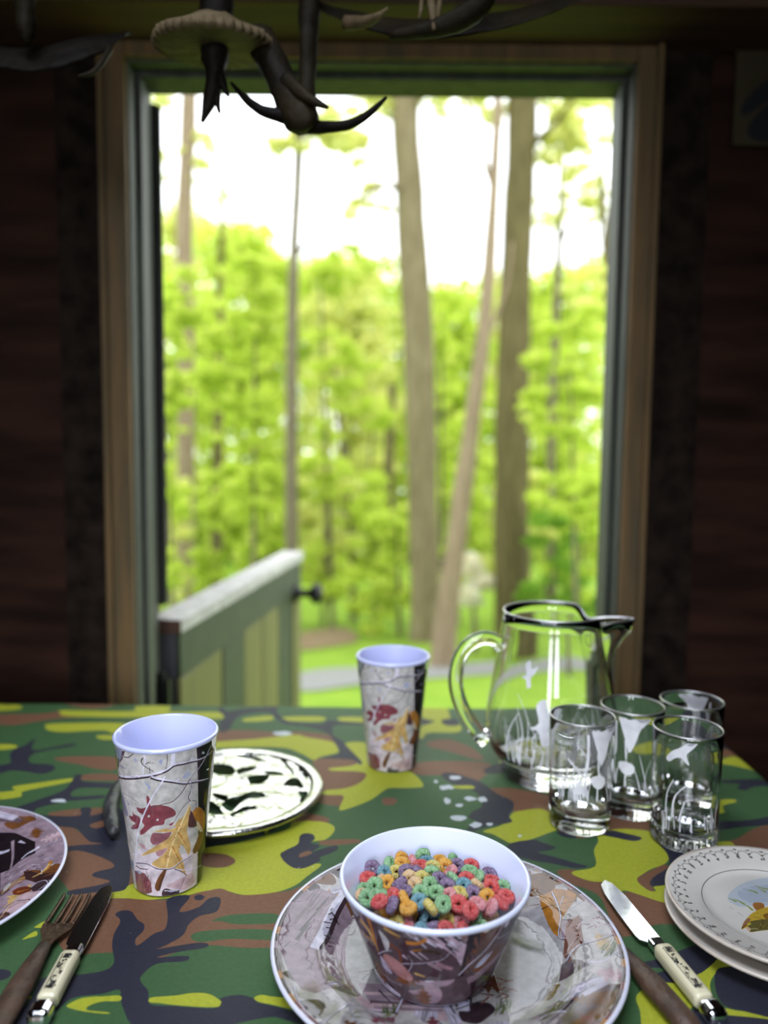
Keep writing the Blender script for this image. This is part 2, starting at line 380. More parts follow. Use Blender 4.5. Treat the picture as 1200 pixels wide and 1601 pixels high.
GREEN = srgb(58, 88, 54); LIME = srgb(158, 162, 46); BROWN = srgb(112, 78, 58); BLACK = srgb(42, 42, 54); SALT = srgb(190, 196, 200)
DROP = .16
BR = [  # brown
 [(95,1096),(185,1096),(175,1104),(140,1107),(105,1102)], [(-20,1118),(60,1116),(100,1112),(140,1120),(90,1124),(60,1128),(20,1134),(-20,1130)],
 [(90,1184),(180,1184),(180,1204),(150,1202),(125,1195),(95,1190)], [(128,1212),(175,1210),(188,1220),(130,1220)],
 [(80,1270),(130,1264),(165,1264),(172,1275),(120,1281),(80,1276)],
 [(-30,1272),(20,1268),(60,1285),(110,1292),(140,1310),(200,1318),(215,1330),(215,1395),(250,1407),(300,1398),(332,1389),(350,1389),(370,1398),(400,1398),(450,1393),(480,1388),(520,1440),(500,1485),(430,1482),(380,1482),(330,1478),(290,1484),(240,1500),(200,1490),(150,1490),(110,1492),(90,1470),(95,1440),(110,1400),(90,1370),(70,1340),(30,1310),(-30,1290)],
 [(330,1148),(370,1141),(440,1145),(470,1143),(520,1150),(530,1165),(450,1158),(330,1162)],
 [(490,1187),(552,1186),(570,1200),(572,1218),(560,1228),(540,1250),(535,1260),(500,1255),(480,1240),(500,1215)],
 [(455,1278),(475,1270),(515,1280),(500,1288),(450,1285)], [(500,1315),(555,1312),(560,1318),(510,1322)],
 [(668,1160),(700,1156),(735,1168),(755,1185),(745,1188),(700,1175),(672,1168)],
 [(640,1195),(680,1190),(760,1192),(765,1205),(755,1215),(740,1225),(720,1220),(700,1212),(660,1212),(640,1205)],
 [(760,1234),(800,1232),(860,1245),(870,1262),(830,1266),(800,1268),(775,1248)],
 [(840,1262),(900,1276),(1025,1270),(1030,1300),(975,1296),(950,1302),(900,1310),(860,1290)],
 [(1128,1171),(1175,1172),(1190,1182),(1130,1183)], [(1118,1318),(1150,1312),(1180,1295),(1230,1285),(1230,1328),(1150,1326)],
 [(598,1248),(620,1250),(615,1258),(600,1258)],
 [(870,1362),(900,1361),(920,1375),(950,1380),(970,1395),(1000,1393),(1040,1408),(1075,1420),(1075,1440),(1060,1445),(1020,1447),(975,1465),(955,1440),(935,1400),(890,1380)]]
GR = [[(330,1440),(360,1430),(425,1428),(440,1436),(425,1444),(370,1445),(345,1440)], [(298,1466),(310,1457),(360,1453),(425,1454),(440,1462),(425,1470),(360,1468),(315,1473)]]
LI = [
 [(-20,1096),(4,1101),(30,1102),(30,1109),(-20,1111)], [(95,1114),(100,1110),(205,1112),(212,1105),(265,1104),(268,1113),(345,1113),(348,1123),(290,1122),(240,1122),(150,1121),(100,1119)],
 [(72,1137),(80,1132),(185,1130),(200,1138),(180,1147),(160,1142),(100,1145),(75,1142)], [(152,1150),(178,1150),(176,1156),(155,1155)],
 [(-20,1164),(20,1164),(24,1170),(-20,1173)], [(-20,1241),(22,1236),(20,1230),(60,1224),(112,1217),(113,1222),(60,1232),(35,1238),(30,1246),(-20,1251)],
 [(-20,1290),(8,1292),(14,1300),(30,1305),(55,1303),(75,1308),(90,1312),(70,1320),(58,1322),(30,1310),(-20,1302)],
 [(382,1123),(422,1119),(424,1126),(384,1128)], [(445,1121),(502,1120),(503,1127),(448,1127)], [(531,1121),(570,1122),(570,1131),(533,1127)],
 [(300,1163),(400,1155),(460,1148),(480,1152),(520,1160),(530,1175),(500,1183),(490,1188),(470,1178),(430,1168),(300,1170)],
 [(540,1162),(575,1163),(600,1200),(640,1206),(662,1228),(640,1232),(610,1232),(600,1236),(580,1250),(550,1262),(530,1266),(537,1245),(520,1243),(505,1242),(505,1236),(540,1232),(565,1222),(572,1210),(555,1206),(520,1205),(515,1201),(545,1198),(560,1192),(545,1180)],
 [(310,1328),(370,1318),(420,1305),(450,1295),(460,1284),(500,1284),(520,1290),(522,1300),(510,1312),(495,1315),(475,1318),(455,1330),(440,1340),(455,1355),(470,1356),(490,1350),(502,1352),(480,1370),(460,1385),(430,1395),(385,1399),(360,1394),(345,1389),(325,1392),(310,1395),(290,1400),(255,1405),(230,1407),(200,1405),(165,1404),(172,1395),(200,1385),(215,1380),(300,1358),(312,1340)],
 [(755,1300),(785,1290),(800,1272),(810,1268),(845,1264),(862,1275),(865,1290),(872,1296),(855,1303),(830,1312),(800,1318),(790,1315),(770,1305)],
 [(935,1305),(960,1296),(1000,1297),(1020,1302),(1030,1315),(1045,1335),(1040,1350),(1015,1360),(998,1374),(1010,1390),(1025,1393),(1022,1386),(1045,1382),(1055,1380),(1060,1412),(1035,1411),(1010,1403),(980,1393),(965,1393),(950,1380),(925,1378),(900,1370),(895,1363),(930,1355),(928,1330),(935,1315)],
 [(1110,1317),(1140,1316),(1145,1325),(1100,1330),(1085,1320)],
 [(995,1555),(1028,1535),(1060,1536),(1085,1520),(1115,1505),(1125,1490),(1140,1500),(1230,1530),(1230,1555),(1165,1520),(1130,1515),(1115,1525),(1110,1545),(1130,1575),(1230,1590),(1230,1610),(1110,1585),(1080,1575),(1070,1615),(1010,1615),(1000,1580)],
 [(1128,1188),(1150,1182),(1190,1187),(1215,1200),(1180,1204),(1150,1198),(1128,1194)], [(1122,1252),(1145,1250),(1150,1254),(1130,1260),(1132,1270),(1120,1270)],
 [(662,1106),(690,1104),(700,1110),(705,1125),(720,1135),(715,1145),(670,1146),(660,1155),(655,1150),(660,1135),(680,1128),(660,1122)],
 [(780,1190),(820,1180),(860,1186),(880,1196),(840,1204),(800,1200)], [(990,1168),(1030,1160),(1060,1168),(1040,1178),(1000,1178)],
 [(55,1448),(70,1440),(75,1445),(72,1450),(55,1450)], [(35,1468),(55,1455),(58,1462),(45,1466)]]
BI = [[(318,1335),(350,1335),(368,1345),(355,1355),(330,1356),(312,1350)], [(995,1374),(1015,1362),(1040,1352),(1050,1365),(1025,1370),(1018,1380),(1022,1393),(1010,1390)]]
BK = [
 [(25,1170),(40,1165),(55,1155),(50,1172),(75,1170),(110,1163),(117,1166),(75,1173),(50,1180),(47,1192),(80,1195),(85,1203),(65,1210),(40,1206),(15,1205),(-20,1215),(-20,1200),(15,1193),(15,1180)],
 [(113,1220),(118,1212),(128,1212),(130,1222),(185,1225),(185,1232),(125,1232),(112,1245),(160,1243),(160,1248),(110,1252),(95,1255),(60,1263),(55,1272),(90,1276),(125,1275),(125,1265),(135,1262),(143,1265),(142,1275),(165,1270),(190,1265),(200,1315),(150,1318),(135,1312),(120,1296),(95,1292),(60,1287),(40,1280),(20,1270),(25,1263),(60,1250),(100,1235)],
 [(75,1340),(100,1325),(150,1320),(200,1318),(205,1340),(200,1385),(180,1395),(155,1395),(110,1400),(108,1393),(140,1387),(172,1378),(145,1370),(150,1363),(178,1355),(165,1343),(120,1330)],
 [(180,1430),(190,1424),(205,1425),(215,1438),(225,1445),(224,1455),(212,1468),(215,1478),(240,1460),(258,1452),(262,1430),(262,1405),(297,1400),(280,1425),(310,1418),(325,1405),(340,1402),(345,1408),(338,1425),(312,1432),(295,1445),(285,1463),(255,1480),(245,1484),(300,1475),(324,1475),(320,1482),(280,1488),(245,1497),(275,1495),(295,1495),(288,1503),(245,1507),(222,1525),(220,1535),(232,1550),(235,1570),(275,1572),(335,1575),(345,1560),(375,1555),(395,1560),(405,1567),(440,1575),(480,1590),(500,1610),(440,1592),(420,1590),(370,1600),(330,1612),(220,1612),(190,1570),(187,1548),(160,1554),(115,1560),(90,1580),(70,1610),(10,1610),(50,1560),(65,1530),(110,1525),(160,1518),(178,1505),(175,1480),(178,1460),(188,1440)],
 [(-20,1517),(14,1517),(12,1530),(-20,1535)],
 [(340,1110),(348,1105),(355,1112),(380,1108),(410,1106),(415,1105),(435,1105),(432,1113),(450,1127),(500,1132),(510,1126),(530,1127),(570,1130),(570,1134),(525,1134),(520,1148),(535,1158),(545,1170),(565,1190),(562,1196),(550,1188),(500,1185),(490,1187),(515,1182),(530,1178),(522,1160),(510,1145),(480,1136),(445,1132),(430,1122),(420,1114),(390,1115),(370,1122),(358,1140),(345,1145),(342,1132),(350,1120)],
 [(300,1295),(330,1292),(420,1290),(430,1298),(400,1308),(350,1320),(320,1324),(300,1325)],
 [(438,1338),(445,1330),(465,1320),(468,1308),(475,1303),(488,1304),(492,1312),(485,1318),(500,1322),(490,1330),(480,1335),(500,1328),(525,1322),(525,1330),(500,1340),(500,1345),(475,1357),(455,1355)],
 [(690,1210),(705,1208),(730,1215),(755,1225),(775,1240),(800,1252),(802,1264),(795,1275),(800,1285),(780,1290),(755,1295),(740,1300),(730,1296),(745,1285),(732,1278),(740,1268),(752,1262),(752,1250),(740,1237),(700,1222)],
 [(758,1202),(780,1194),(790,1200),(785,1208),(760,1209)],
 [(795,1320),(830,1313),(850,1318),(868,1325),(855,1330),(840,1332),(860,1338),(900,1350),(918,1355),(900,1358),(860,1350),(830,1345),(800,1335)],
 [(940,1304),(955,1298),(975,1302),(1000,1308),(1002,1312),(990,1315),(965,1310)], [(870,1300),(895,1305),(900,1310),(880,1308)],
 [(1025,1314),(1050,1318),(1090,1325),(1080,1345),(1060,1360),(1050,1380),(1020,1385),(1016,1378),(1025,1368),(1045,1355),(1042,1335)],
 [(1130,1220),(1230,1218),(1230,1227),(1180,1230),(1165,1236),(1152,1233),(1155,1226),(1130,1224)], [(1120,1285),(1170,1282),(1230,1272),(1230,1286),(1160,1293),(1120,1297)],
 [(1080,1124),(1135,1140),(1172,1168),(1130,1170),(1060,1160)],
 [(1005,1505),(1030,1500),(1050,1498),(1055,1490),(1100,1475),(1125,1485),(1120,1500),(1100,1518),(1085,1525),(1060,1536),(1028,1533),(1010,1525),(1050,1515),(1010,1512)],
 [(1118,1520),(1130,1512),(1165,1512),(1230,1530),(1230,1590),(1160,1580),(1130,1570),(1118,1545)], [(1080,1580),(1120,1585),(1230,1600),(1230,1640),(1070,1640)],
 [(640,1124),(662,1124),(675,1130),(655,1134)], [(690,1126),(712,1124),(716,1134),(696,1134)]]
BK += [[(304,1401),(312,1398),(320,1402),(314,1407),(305,1406)], [(16,1295),(24,1292),(26,1295),(18,1298)]]
BB2 = [[(468,1335),(482,1330),(487,1334),(470,1340)], [(140,1290),(160,1283),(165,1290),(150,1295)]]
LT = [[(233,1562),(240,1559),(275,1556),(300,1552),(325,1553),(343,1563),(345,1568),(335,1574),(275,1571),(250,1568),(234,1567)],
 [(397,1560),(408,1555),(430,1558),(480,1562),(520,1580),(500,1586),(460,1578),(425,1570),(405,1566)],
 [(187,1557),(187,1565),(160,1566),(140,1572),(135,1577),(140,1580),(170,1583),(165,1585),(130,1581),(105,1574),(110,1568),(130,1560),(160,1558)],
 [(32,1557),(50,1558),(42,1563),(32,1562)], [(703,1229),(735,1228),(740,1233),(710,1232)]]
SA = [(711,1216,9,4),(697,1231,12,4),(699,1252,7,5),(735,1249,10,4),(754,1250,8,5),(716,1279,13,5),(745,1290,12,5),(764,1289,6,3),(681,1222,4,3),(440,1146,18,4),(718,1259,8,3),(812,1307,4,2),(92,1252,14,3)]
polys = []
for lst, c in ((BR, BROWN), (GR, GREEN), (LI, LIME), (BI, BROWN), (BK, BLACK), (BB2, BROWN), (LT, LIME)):
    for p in lst:
        q = [(at_z(x, y, TZ).x, at_z(x, y, TZ).y) for x, y in p]
        polys.append((catmull(q, 4), c))
# camouflage beyond what the photograph shows
rr = random.Random(3)
for i in range(70):
    cx, cy = rr.uniform(TX0 - DROP, TX1 + DROP), rr.uniform(TY0 - DROP, TY1 + DROP)
    if TX0 + .27 < cx < TX1 + .02 and .50 < cy < TY1 + .02: continue
    n = rr.randint(7, 10); rx, ry = rr.uniform(.04, .11), rr.uniform(.015, .04)
    pts = [(cx + rx * rr.uniform(.5, 1.2) * math.cos(2 * PI * k / n), cy + ry * rr.uniform(.4, 1.3) * math.sin(2 * PI * k / n)) for k in range(n)]
    polys.append((catmull(pts, 4), rr.choice((BROWN, LIME, BLACK, BLACK))))
for x, y, a, b in SA:
    q = []
    for k in range(10):
        f = rr.uniform(.6, 1.1); p = at_z(x + a * f * math.cos(k * PI / 5), y + b * f * math.sin(k * PI / 5), TZ); q.append((p.x, p.y))
    polys.append((catmull(q, 3), SALT))
CB = .012
def cloth(p):
    x, y = p.x, p.y; z = TZ
    z += .0007 * noise.noise(Vector((x * 5, y * 22, 0))) + .0005 * noise.noise(Vector((x * 14, y * 9, 3)))
    def bend(u, e, s):
        d = (u - e) * s
        if d <= 0: return u, 0
        a = min(d / CB, PI / 2); rest = max(0, d - CB * PI / 2)
        return e + s * CB * math.sin(a), CB * (1 - math.cos(a)) + rest
    x, d1 = bend(x, TX1 - CB, 1); x, d2 = bend(x, TX0 + CB, -1); y, d3 = bend(y, TY1 - CB, 1); y, d4 = bend(y, TY0 + CB, -1)
    return (x, y, z - max(d1, d2, d3, d4))
def cskip(c): return (c.x > TX1 or c.x < TX0) and (c.y > TY1 or c.y < TY0)
ol = [(TX0 - DROP, TY0 - DROP), (TX1 + DROP, TY0 - DROP), (TX1 + DROP, TY1 + DROP), (TX0 - DROP, TY1 + DROP)]
st = [(TX0 - DROP + .0005 + i * .03, TY0 - DROP + .0007 + j * .02) for i in range(int((TX1 - TX0 + 2 * DROP) / .03)) for j in range(int((TY1 - TY0 + 2 * DROP) / .02))]
for e in (TX0, TX1):
    s = 1 if e > 0 else -1
    for k in range(5): st += [(e - s * CB + s * CB * PI / 2 * k / 4, TY0 - DROP + .003 + .012 * j) for j in range(int((TY1 - TY0 + 2 * DROP) / .012))]
for e, s in ((TY0, -1), (TY1, 1)):
    for k in range(5): st += [(TX0 - DROP + .004 + .012 * j, e - s * CB + s * CB * PI / 2 * k / 4) for j in range(int((TX1 - TX0 + 2 * DROP) / .012))]
M_cloth = mat('camouflage_vinyl', GREEN, .5, nscale=260, namt=.10, attr='col', bump=.25, bscale=900, spec=.2)
nt = M_cloth.node_tree; N = nt.nodes; L = nt.links                   # crumbs and lint: tiny pale specks
vo = N.new('ShaderNodeTexVoronoi'); vo.inputs['Scale'].default_value = 75; tc = N.new('ShaderNodeTexCoord'); L.new(tc.outputs['Object'], vo.inputs['Vector'])
lt = N.new('ShaderNodeMath'); lt.operation = 'LESS_THAN'; lt.inputs[1].default_value = .045; L.new(vo.outputs['Distance'], lt.inputs[0])
sepc = N.new('ShaderNodeSeparateColor'); L.new(vo.outputs['Color'], sepc.inputs[0])
gt = N.new('ShaderNodeMath'); gt.operation = 'GREATER_THAN'; gt.inputs[1].default_value = .9; L.new(sepc.outputs[0], gt.inputs[0])
mu = N.new('ShaderNodeMath'); mu.operation = 'MULTIPLY'; L.new(lt.outputs[0], mu.inputs[0]); L.new(gt.outputs[0], mu.inputs[1])
mx = N.new('ShaderNodeMix'); mx.data_type = 'RGBA'; pb = N['Principled BSDF']; src = pb.inputs['Base Color'].links[0].from_socket
L.new(mu.outputs[0], mx.inputs[0]); L.new(src, mx.inputs[6]); mx.inputs[7].default_value = (.55, .58, .6, 1); L.new(mx.outputs[2], pb.inputs['Base Color'])
clo = art_obj('tablecloth', ol, polys, GREEN, cloth, M_cloth, None, st, None, cskip)
clo.data.polygons.foreach_set('use_smooth', [True] * len(clo.data.polygons))
tag(clo, 'green, lime, brown and black camouflage vinyl tablecloth covering the table', 'tablecloth')

# ---------------------------------------------------------------- outdoors
def gz(y):
    if y < 12: return -.22 - .13 * (y - 1.5)
    return -.22 - .13 * 10.5 - .04 * (min(y, 40) - 12)
M_lawn = mat('lawn', srgb(124, 150, 50), .9, nscale=3, col2=srgb(104, 134, 42), bump=.4, bscale=40, spec=.1)
M_drive = mat('gravel_drive', srgb(128, 128, 126), .9, nscale=30, col2=srgb(112, 112, 108))
M_litter = mat('leaf_litter', srgb(134, 114, 84), .95, nscale=12, col2=srgb(110, 90, 64))
gy = [WY + WT + .03, 3, 4.5, 6, 8, 10, 12, 18, 26, 40, 60]
vs = [(x, y, gz(y)) for y in gy for x in (-40, -15, -6, -2, 0, 2, 6, 15, 40)]
fs = [(j * 9 + i, j * 9 + i + 1, j * 9 + i + 10, j * 9 + i + 9) for j in range(len(gy) - 1) for i in range(8)]
tag(mesh_obj('lawn_ground', vs, fs, M_lawn), kind='structure')
def strip(name, pxs, m, dz):
    ps = []
    for px, py in pxs:
        d = ray(px, py); t = 3.0
        for _ in range(60):
            p = CAM + d * t; t += (p.z - gz(p.y)) / (-d.z + .13 * d.y) * .8
        ps.append((p.x, p.y))
    ps = catmull(ps, 4)
    c = (sum(p[0] for p in ps) / len(ps), sum(p[1] for p in ps) / len(ps))
    v = [(x, y, gz(y) + dz) for x, y in ps] + [(c[0], c[1], gz(c[1]) + dz)]
    return tag(mesh_obj(name, v, [(i, (i + 1) % len(ps), len(ps)) for i in range(len(ps))], m), kind='structure')
strip('drive', [(420, 1068), (500, 1048), (600, 1044), (700, 1040), (850, 1030), (960, 1026), (970, 1042), (850, 1050), (700, 1060), (560, 1072), (480, 1082)], M_drive, .012)
strip('leaf_litter_bed', [(440, 1000), (500, 985), (545, 985), (560, 1002), (520, 1012), (470, 1018), (445, 1018)], M_litter, .016)

def bark(name, a, b, sc=6): return mat(name, tuple(c * .42 for c in srgb(*a)), .9, nscale=sc, col2=tuple(c * .42 for c in srgb(*b)), stretch=(3, 3, .5), bump=.8, bscale=10, spec=.15)
BK1 = bark('bark_tan', (190, 176, 136), (150, 136, 100)); BK2 = bark('bark_olive', (150, 138, 92), (112, 102, 66)); BK3 = bark('bark_pink', (204, 182, 150), (172, 150, 122)); BK4 = bark('bark_grey', (168, 156, 128), (130, 120, 96))
def leafmat(name, cols, tr):
    m = bpy.data.materials.new(name); m.use_nodes = True; nt = m.node_tree; N = nt.nodes; L = nt.links; N.remove(N['Principled BSDF'])
    g = N.new('ShaderNodeNewGeometry'); r = N.new('ShaderNodeValToRGB'); L.new(g.outputs['Random Per Island'], r.inputs[0])
    e = r.color_ramp.elements
    cols = [(min(.9, c[0] * 1.22), min(.9, c[1] * (.92 if c[2] < .35 else 1.15)), min(.85, c[2] * 1.3)) for c in cols]; e[0].color = (*cols[0], 1); e[1].color = (*cols[-1], 1)
    for i, c in enumerate(cols[1:-1]): q = e.new((i + 1) / (len(cols) - 1)); q.color = (*c, 1)
    d = N.new('ShaderNodeBsdfDiffuse'); t = N.new('ShaderNodeBsdfTranslucent'); mx = N.new('ShaderNodeMixShader'); mx.inputs[0].default_value = tr
    L.new(r.outputs[0], d.inputs[0]); L.new(r.outputs[0], t.inputs[0]); L.new(d.outputs[0], mx.inputs[1]); L.new(t.outputs[0], mx.inputs[2])
    L.new(mx.outputs[0], N['Material Output'].inputs[0]); return m
LF1 = leafmat('spring_leaves', [srgb(178, 224, 78), srgb(196, 236, 88), srgb(160, 210, 62), srgb(214, 240, 122)], .55)
LF2 = leafmat('pale_far_leaves', [srgb(192, 226, 108), srgb(214, 238, 128), srgb(176, 212, 92), srgb(226, 240, 160)], .55)
LF3 = leafmat('deep_green_leaves', [srgb(112, 170, 54), srgb(136, 192, 60), srgb(90, 146, 44)], .5)
LF4 = leafmat('white_blossom', [srgb(236, 240, 214), srgb(206, 226, 150), srgb(244, 244, 230)], .5)

def leaf_mesh(name, blobs, size, n, m, parent, rng, flat=.35):
    """leaves as single quads in ellipsoid sprays; blobs: (centre, (rx, ry, rz))"""
    vs, fs = [], []
    wt = [b[1][0] * b[1][2] for b in blobs]; tot = sum(wt)
    for (c, r), w in zip(blobs, wt):
        for _ in range(max(6, int(n * w / tot))):
            while True:
                q = Vector((rng.uniform(-1, 1), rng.uniform(-1, 1), rng.uniform(-1, 1)))
                if q.length < 1: break
            p = Vector(c) + Vector((q.x * r[0], q.y * r[1], q.z * r[2]))
            nrm = Vector((rng.gauss(0, 1), rng.gauss(0, 1) - .3, rng.gauss(0, 1) + flat)).normalized()
            u = nrm.orthogonal().normalized(); u.rotate(Matrix.Rotation(rng.uniform(0, 6.28), 3, nrm)); v = nrm.cross(u)
            s = size * rng.uniform(.6, 1.3); k = len(vs)
            vs += [p - u * s * .5, p + v * s * .28 + nrm * s * .06, p + u * s * .5, p - v * s * .28 + nrm * s * .06]; fs.append((k, k + 1, k + 2, k + 3))
    o = mesh_obj(name, vs, fs, m, parent); o['kind'] = 'stuff'; return o

def pix_tree(name, label, D, path, bk, group=None, blobs=(), size=.08, n=3000, lm=None, limbs=(), seed=0, dd=.0):
    """trunk through photo points at distance D (path: px, py, width px); blobs (px, py, rx px, ry px, extra depth)"""
    rng = random.Random(seed + 11)
    top = path[0]; P = []
    for px, py, w in path:
        p = at_y(px, py, D); P.append((p, w * D / FPX / 2))
    last = P[-1][0]; g = gz(D)
    if last.z > g: P.append((Vector((last.x + (last.x - P[-2][0].x) * .15, D, g - .05)), P[-1][1] * 1.12))
    base = Vector((P[-1][0].x, D, g))
    t = thing(name, label, 'tree', base, 0, group)
    pts = catmull([tuple(p - base) for p, r in P], 5, False); rs = catmull([(r,) for p, r in P], 5, False)
    tube('trunk', pts, [r[0] for r in rs], bk, t, 14, True, .18, None, seed)
    for lb_ in limbs:
        q = [at_y(px, py, D + dy) - base for px, py, w, dy in lb_]
        r_ = [(w * D / FPX / 2,) for px, py, w, dy in lb_]
        tube('branch', catmull([tuple(v) for v in q], 4, False), [x[0] for x in catmull(r_, 4, False)], bk, t, 8, True, .2, None, seed + 3)
    if blobs:
        B = []
        for b in blobs:
            px, py, rx, ry = b[:4]; dy = b[4] if len(b) > 4 else 0
            c = at_y(px, py, D + dy); k = (D + dy) / FPX
            # a spray is a cluster of smaller tufts, so that sky shows between them
            for _ in range(max(3, int(rx * ry / 150))):
                a = rng.uniform(0, 6.28); f = math.sqrt(rng.random())
                B.append((c - base + Vector((math.cos(a) * f * rx * k, rng.uniform(-.4, .4) * rx * k, math.sin(a) * f * ry * k)), (rng.uniform(10, 24) * k, rng.uniform(10, 24) * k, rng.uniform(5, 12) * k)))
        leaf_mesh('foliage', B, size, n, lm or LF1, t, rng)
    return t
pix_tree('tall_tree', 'thick straight tan trunk standing left of the pale leaning tree', 9.5, [(622, -150, 38), (630, 120, 42), (640, 300, 44), (652, 520, 46), (661, 740, 45), (663, 930, 46), (664, 1060, 50)], BK1, None,
         [(560, 170, 55, 45), (690, 140, 60, 35), (575, 320, 36, 30), (540, 235, 40, 26)], .085, 2600, LF2, [[(634, 300, 14, 0), (600, 290, 8, -.3), (560, 310, 5, -.5)], [(630, 170, 14, 0), (690, 130, 8, -.3), (740, 100, 5, -.5)]], 1)
pix_tree('tall_tree', 'thick dark olive trunk standing right of the pale leaning tree', 8.5, [(822, -150, 40), (818, 130, 44), (812, 300, 46), (803, 520, 52), (798, 740, 54), (800, 960, 58), (802, 1060, 60)], BK2, None,
         [(880, 150, 44, 40), (880, 240, 34, 40), (760, 170, 40, 40), (890, 210, 30, 60)], .085, 2400, LF2, [[(815, 240, 14, 0), (860, 200, 8, -.3), (900, 150, 5, -.5)]], 2)
pix_tree('leaning_tree', 'slender pale pinkish trunk leaning to the right between two thick trunks', 7.5, [(786, -60, 12), (776, 200, 15), (764, 420, 20), (748, 580, 24), (722, 780, 30), (696, 980, 38), (686, 1090, 42)], BK3, None, (), limbs=[[(772, 300, 10, 0), (740, 200, 6, -.2), (720, 120, 4, -.4)], [(750, 560, 9, 0), (790, 450, 5, .3), (800, 380, 4, .4)]], seed=3)
pix_tree('slender_tree', 'slim brown trunk rising behind the open half door', 9.0, [(474, -60, 11), (468, 210, 14), (458, 430, 17), (456, 650, 19), (455, 860, 21), (454, 1050, 22)], BK4, None,
         [(490, 190, 46, 26), (545, 215, 40, 34), (450, 225, 30, 16)], .08, 1700, LF2, [[(462, 400, 8, 0), (500, 360, 5, -.2), (540, 350, 3, -.4)]], 4)
pix_tree('tall_tree', 'mottled pinkish trunk nearest the left door jamb', 13, [(302, -80, 22), (296, 150, 24), (288, 330, 25), (290, 600, 26), (290, 850, 28), (290, 1020, 30)], BK3, None,
         [(250, 140, 40, 26), (235, 260, 26, 40), (310, 230, 20, 60)], .10, 1300, LF2, (), 5)
pix_tree('slender_tree', 'dark thin trunk right of the mottled trunk at left', 13.5, [(352, 230, 7), (345, 420, 10), (342, 650, 16), (338, 850, 18), (336, 1000, 20)], BK2, None, [(350, 300, 18, 70), (345, 420, 40, 40)], .08, 700, LF1, (), 6)
pix_tree('slender_tree', 'thin grey sapling trunk left of the far camouflage tumbler', 12, [(520, 560, 6), (535, 700, 9), (549, 850, 11), (552, 1000, 12)], BK4, None, (), limbs=[[(549, 860, 7, 0), (575, 740, 4, .2), (585, 640, 3, .3)]], seed=7)
pix_tree('slender_tree', 'brown trunk just behind and left of the thick tan trunk', 15, [(612, 600, 12), (607, 750, 17), (604, 900, 20), (603, 1000, 20)], BK2, None, (), seed=8)
pix_tree('slender_tree', 'thin grey trunk dividing the sky right of the olive trunk', 14, [(884, 60, 6), (878, 260, 9), (872, 420, 12), (862, 650, 13), (858, 950, 15)], BK4, None, [(900, 300, 30, 30), (866, 330, 26, 40), (935, 330, 40, 26)], .09, 1500, LF2, [[(876, 380, 7, 0), (920, 300, 4, .2), (945, 250, 3, .3)]], 9)
pix_tree('slender_tree', 'dark trunk beside the right door jamb', 13, [(938, 250, 8), (945, 370, 13), (955, 500, 15), (958, 700, 16), (950, 1000, 18)], BK2, None, [(955, 300, 40, 40), (930, 440, 50, 40), (905, 160, 50, 30), (960, 180, 26, 50)], .09, 2200, LF2, (), 10)
# understory saplings with bright layered sprays
sap = [('green leafy sapling filling the left edge of the doorway', 9, (268, 980), [(258, 520, 40, 60), (262, 640, 44, 60), (256, 780, 34, 60), (300, 470, 50, 40), (255, 890, 24, 50)], LF1, 2600),
       ('tall bright sapling between the mottled trunk and the slim brown trunk', 10, (395, 960), [(400, 430, 50, 50), (390, 540, 60, 50), (380, 660, 60, 50), (400, 770, 50, 50), (350, 600, 50, 40), (420, 480, 30, 40)], LF1, 3400),
       ('yellow green sapling right of the slim brown trunk', 11, (520, 980), [(500, 440, 36, 40), (560, 420, 50, 40), (520, 560, 50, 50), (570, 620, 50, 60), (500, 720, 40, 60), (560, 780, 50, 50), (520, 880, 50, 50)], LF1, 3400),
       ('thin leafed sapling between the thick tan trunk and the leaning trunk', 11, (690, 960), [(690, 490, 30, 40), (700, 570, 36, 40), (700, 680, 40, 60), (740, 760, 34, 60), (690, 860, 24, 50)], LF1, 1800),
       ('layered bright sapling in front of the dark trunk at right', 7.0, (900, 960), [(890, 560, 60, 24), (930, 610, 50, 24), (870, 660, 60, 26), (925, 720, 50, 26), (870, 770, 56, 22), (930, 810, 40, 30), (905, 500, 50, 26), (830, 620, 30, 16)], LF1, 2600),
       ('dark green bush low beside the right door jamb', 8.0, (868, 1000), [(866, 840, 34, 34), (880, 900, 44, 36), (850, 930, 30, 30), (910, 940, 40, 30)], LF3, 1600),
       ('white flowering bush between the leaning trunk and the olive trunk', 8.5, (742, 990), [(738, 885, 24, 14), (728, 930, 26, 14), (752, 905, 16, 16)], LF4, 700),
       ('low green shrub behind the thick tan trunk', 10, (625, 1000), [(620, 820, 40, 50), (600, 900, 50, 40), (640, 930, 50, 30), (570, 960, 40, 26)], LF1, 1800)]
for i, (lab, D, (bx_, by_), bl, lm, n) in enumerate(sap):
    pix_tree('leafy_bush' if 'bush' in lab or 'shrub' in lab else 'sapling', lab, D, [(bl[0][0], bl[0][1], 3), ((bl[0][0] + bx_) / 2, (bl[0][1] + by_) / 2, 6), (bx_, by_, 9)], BK4, None, bl, .085 if D > 8 else .06, int(n * 2.4), lm, (), 20 + i)
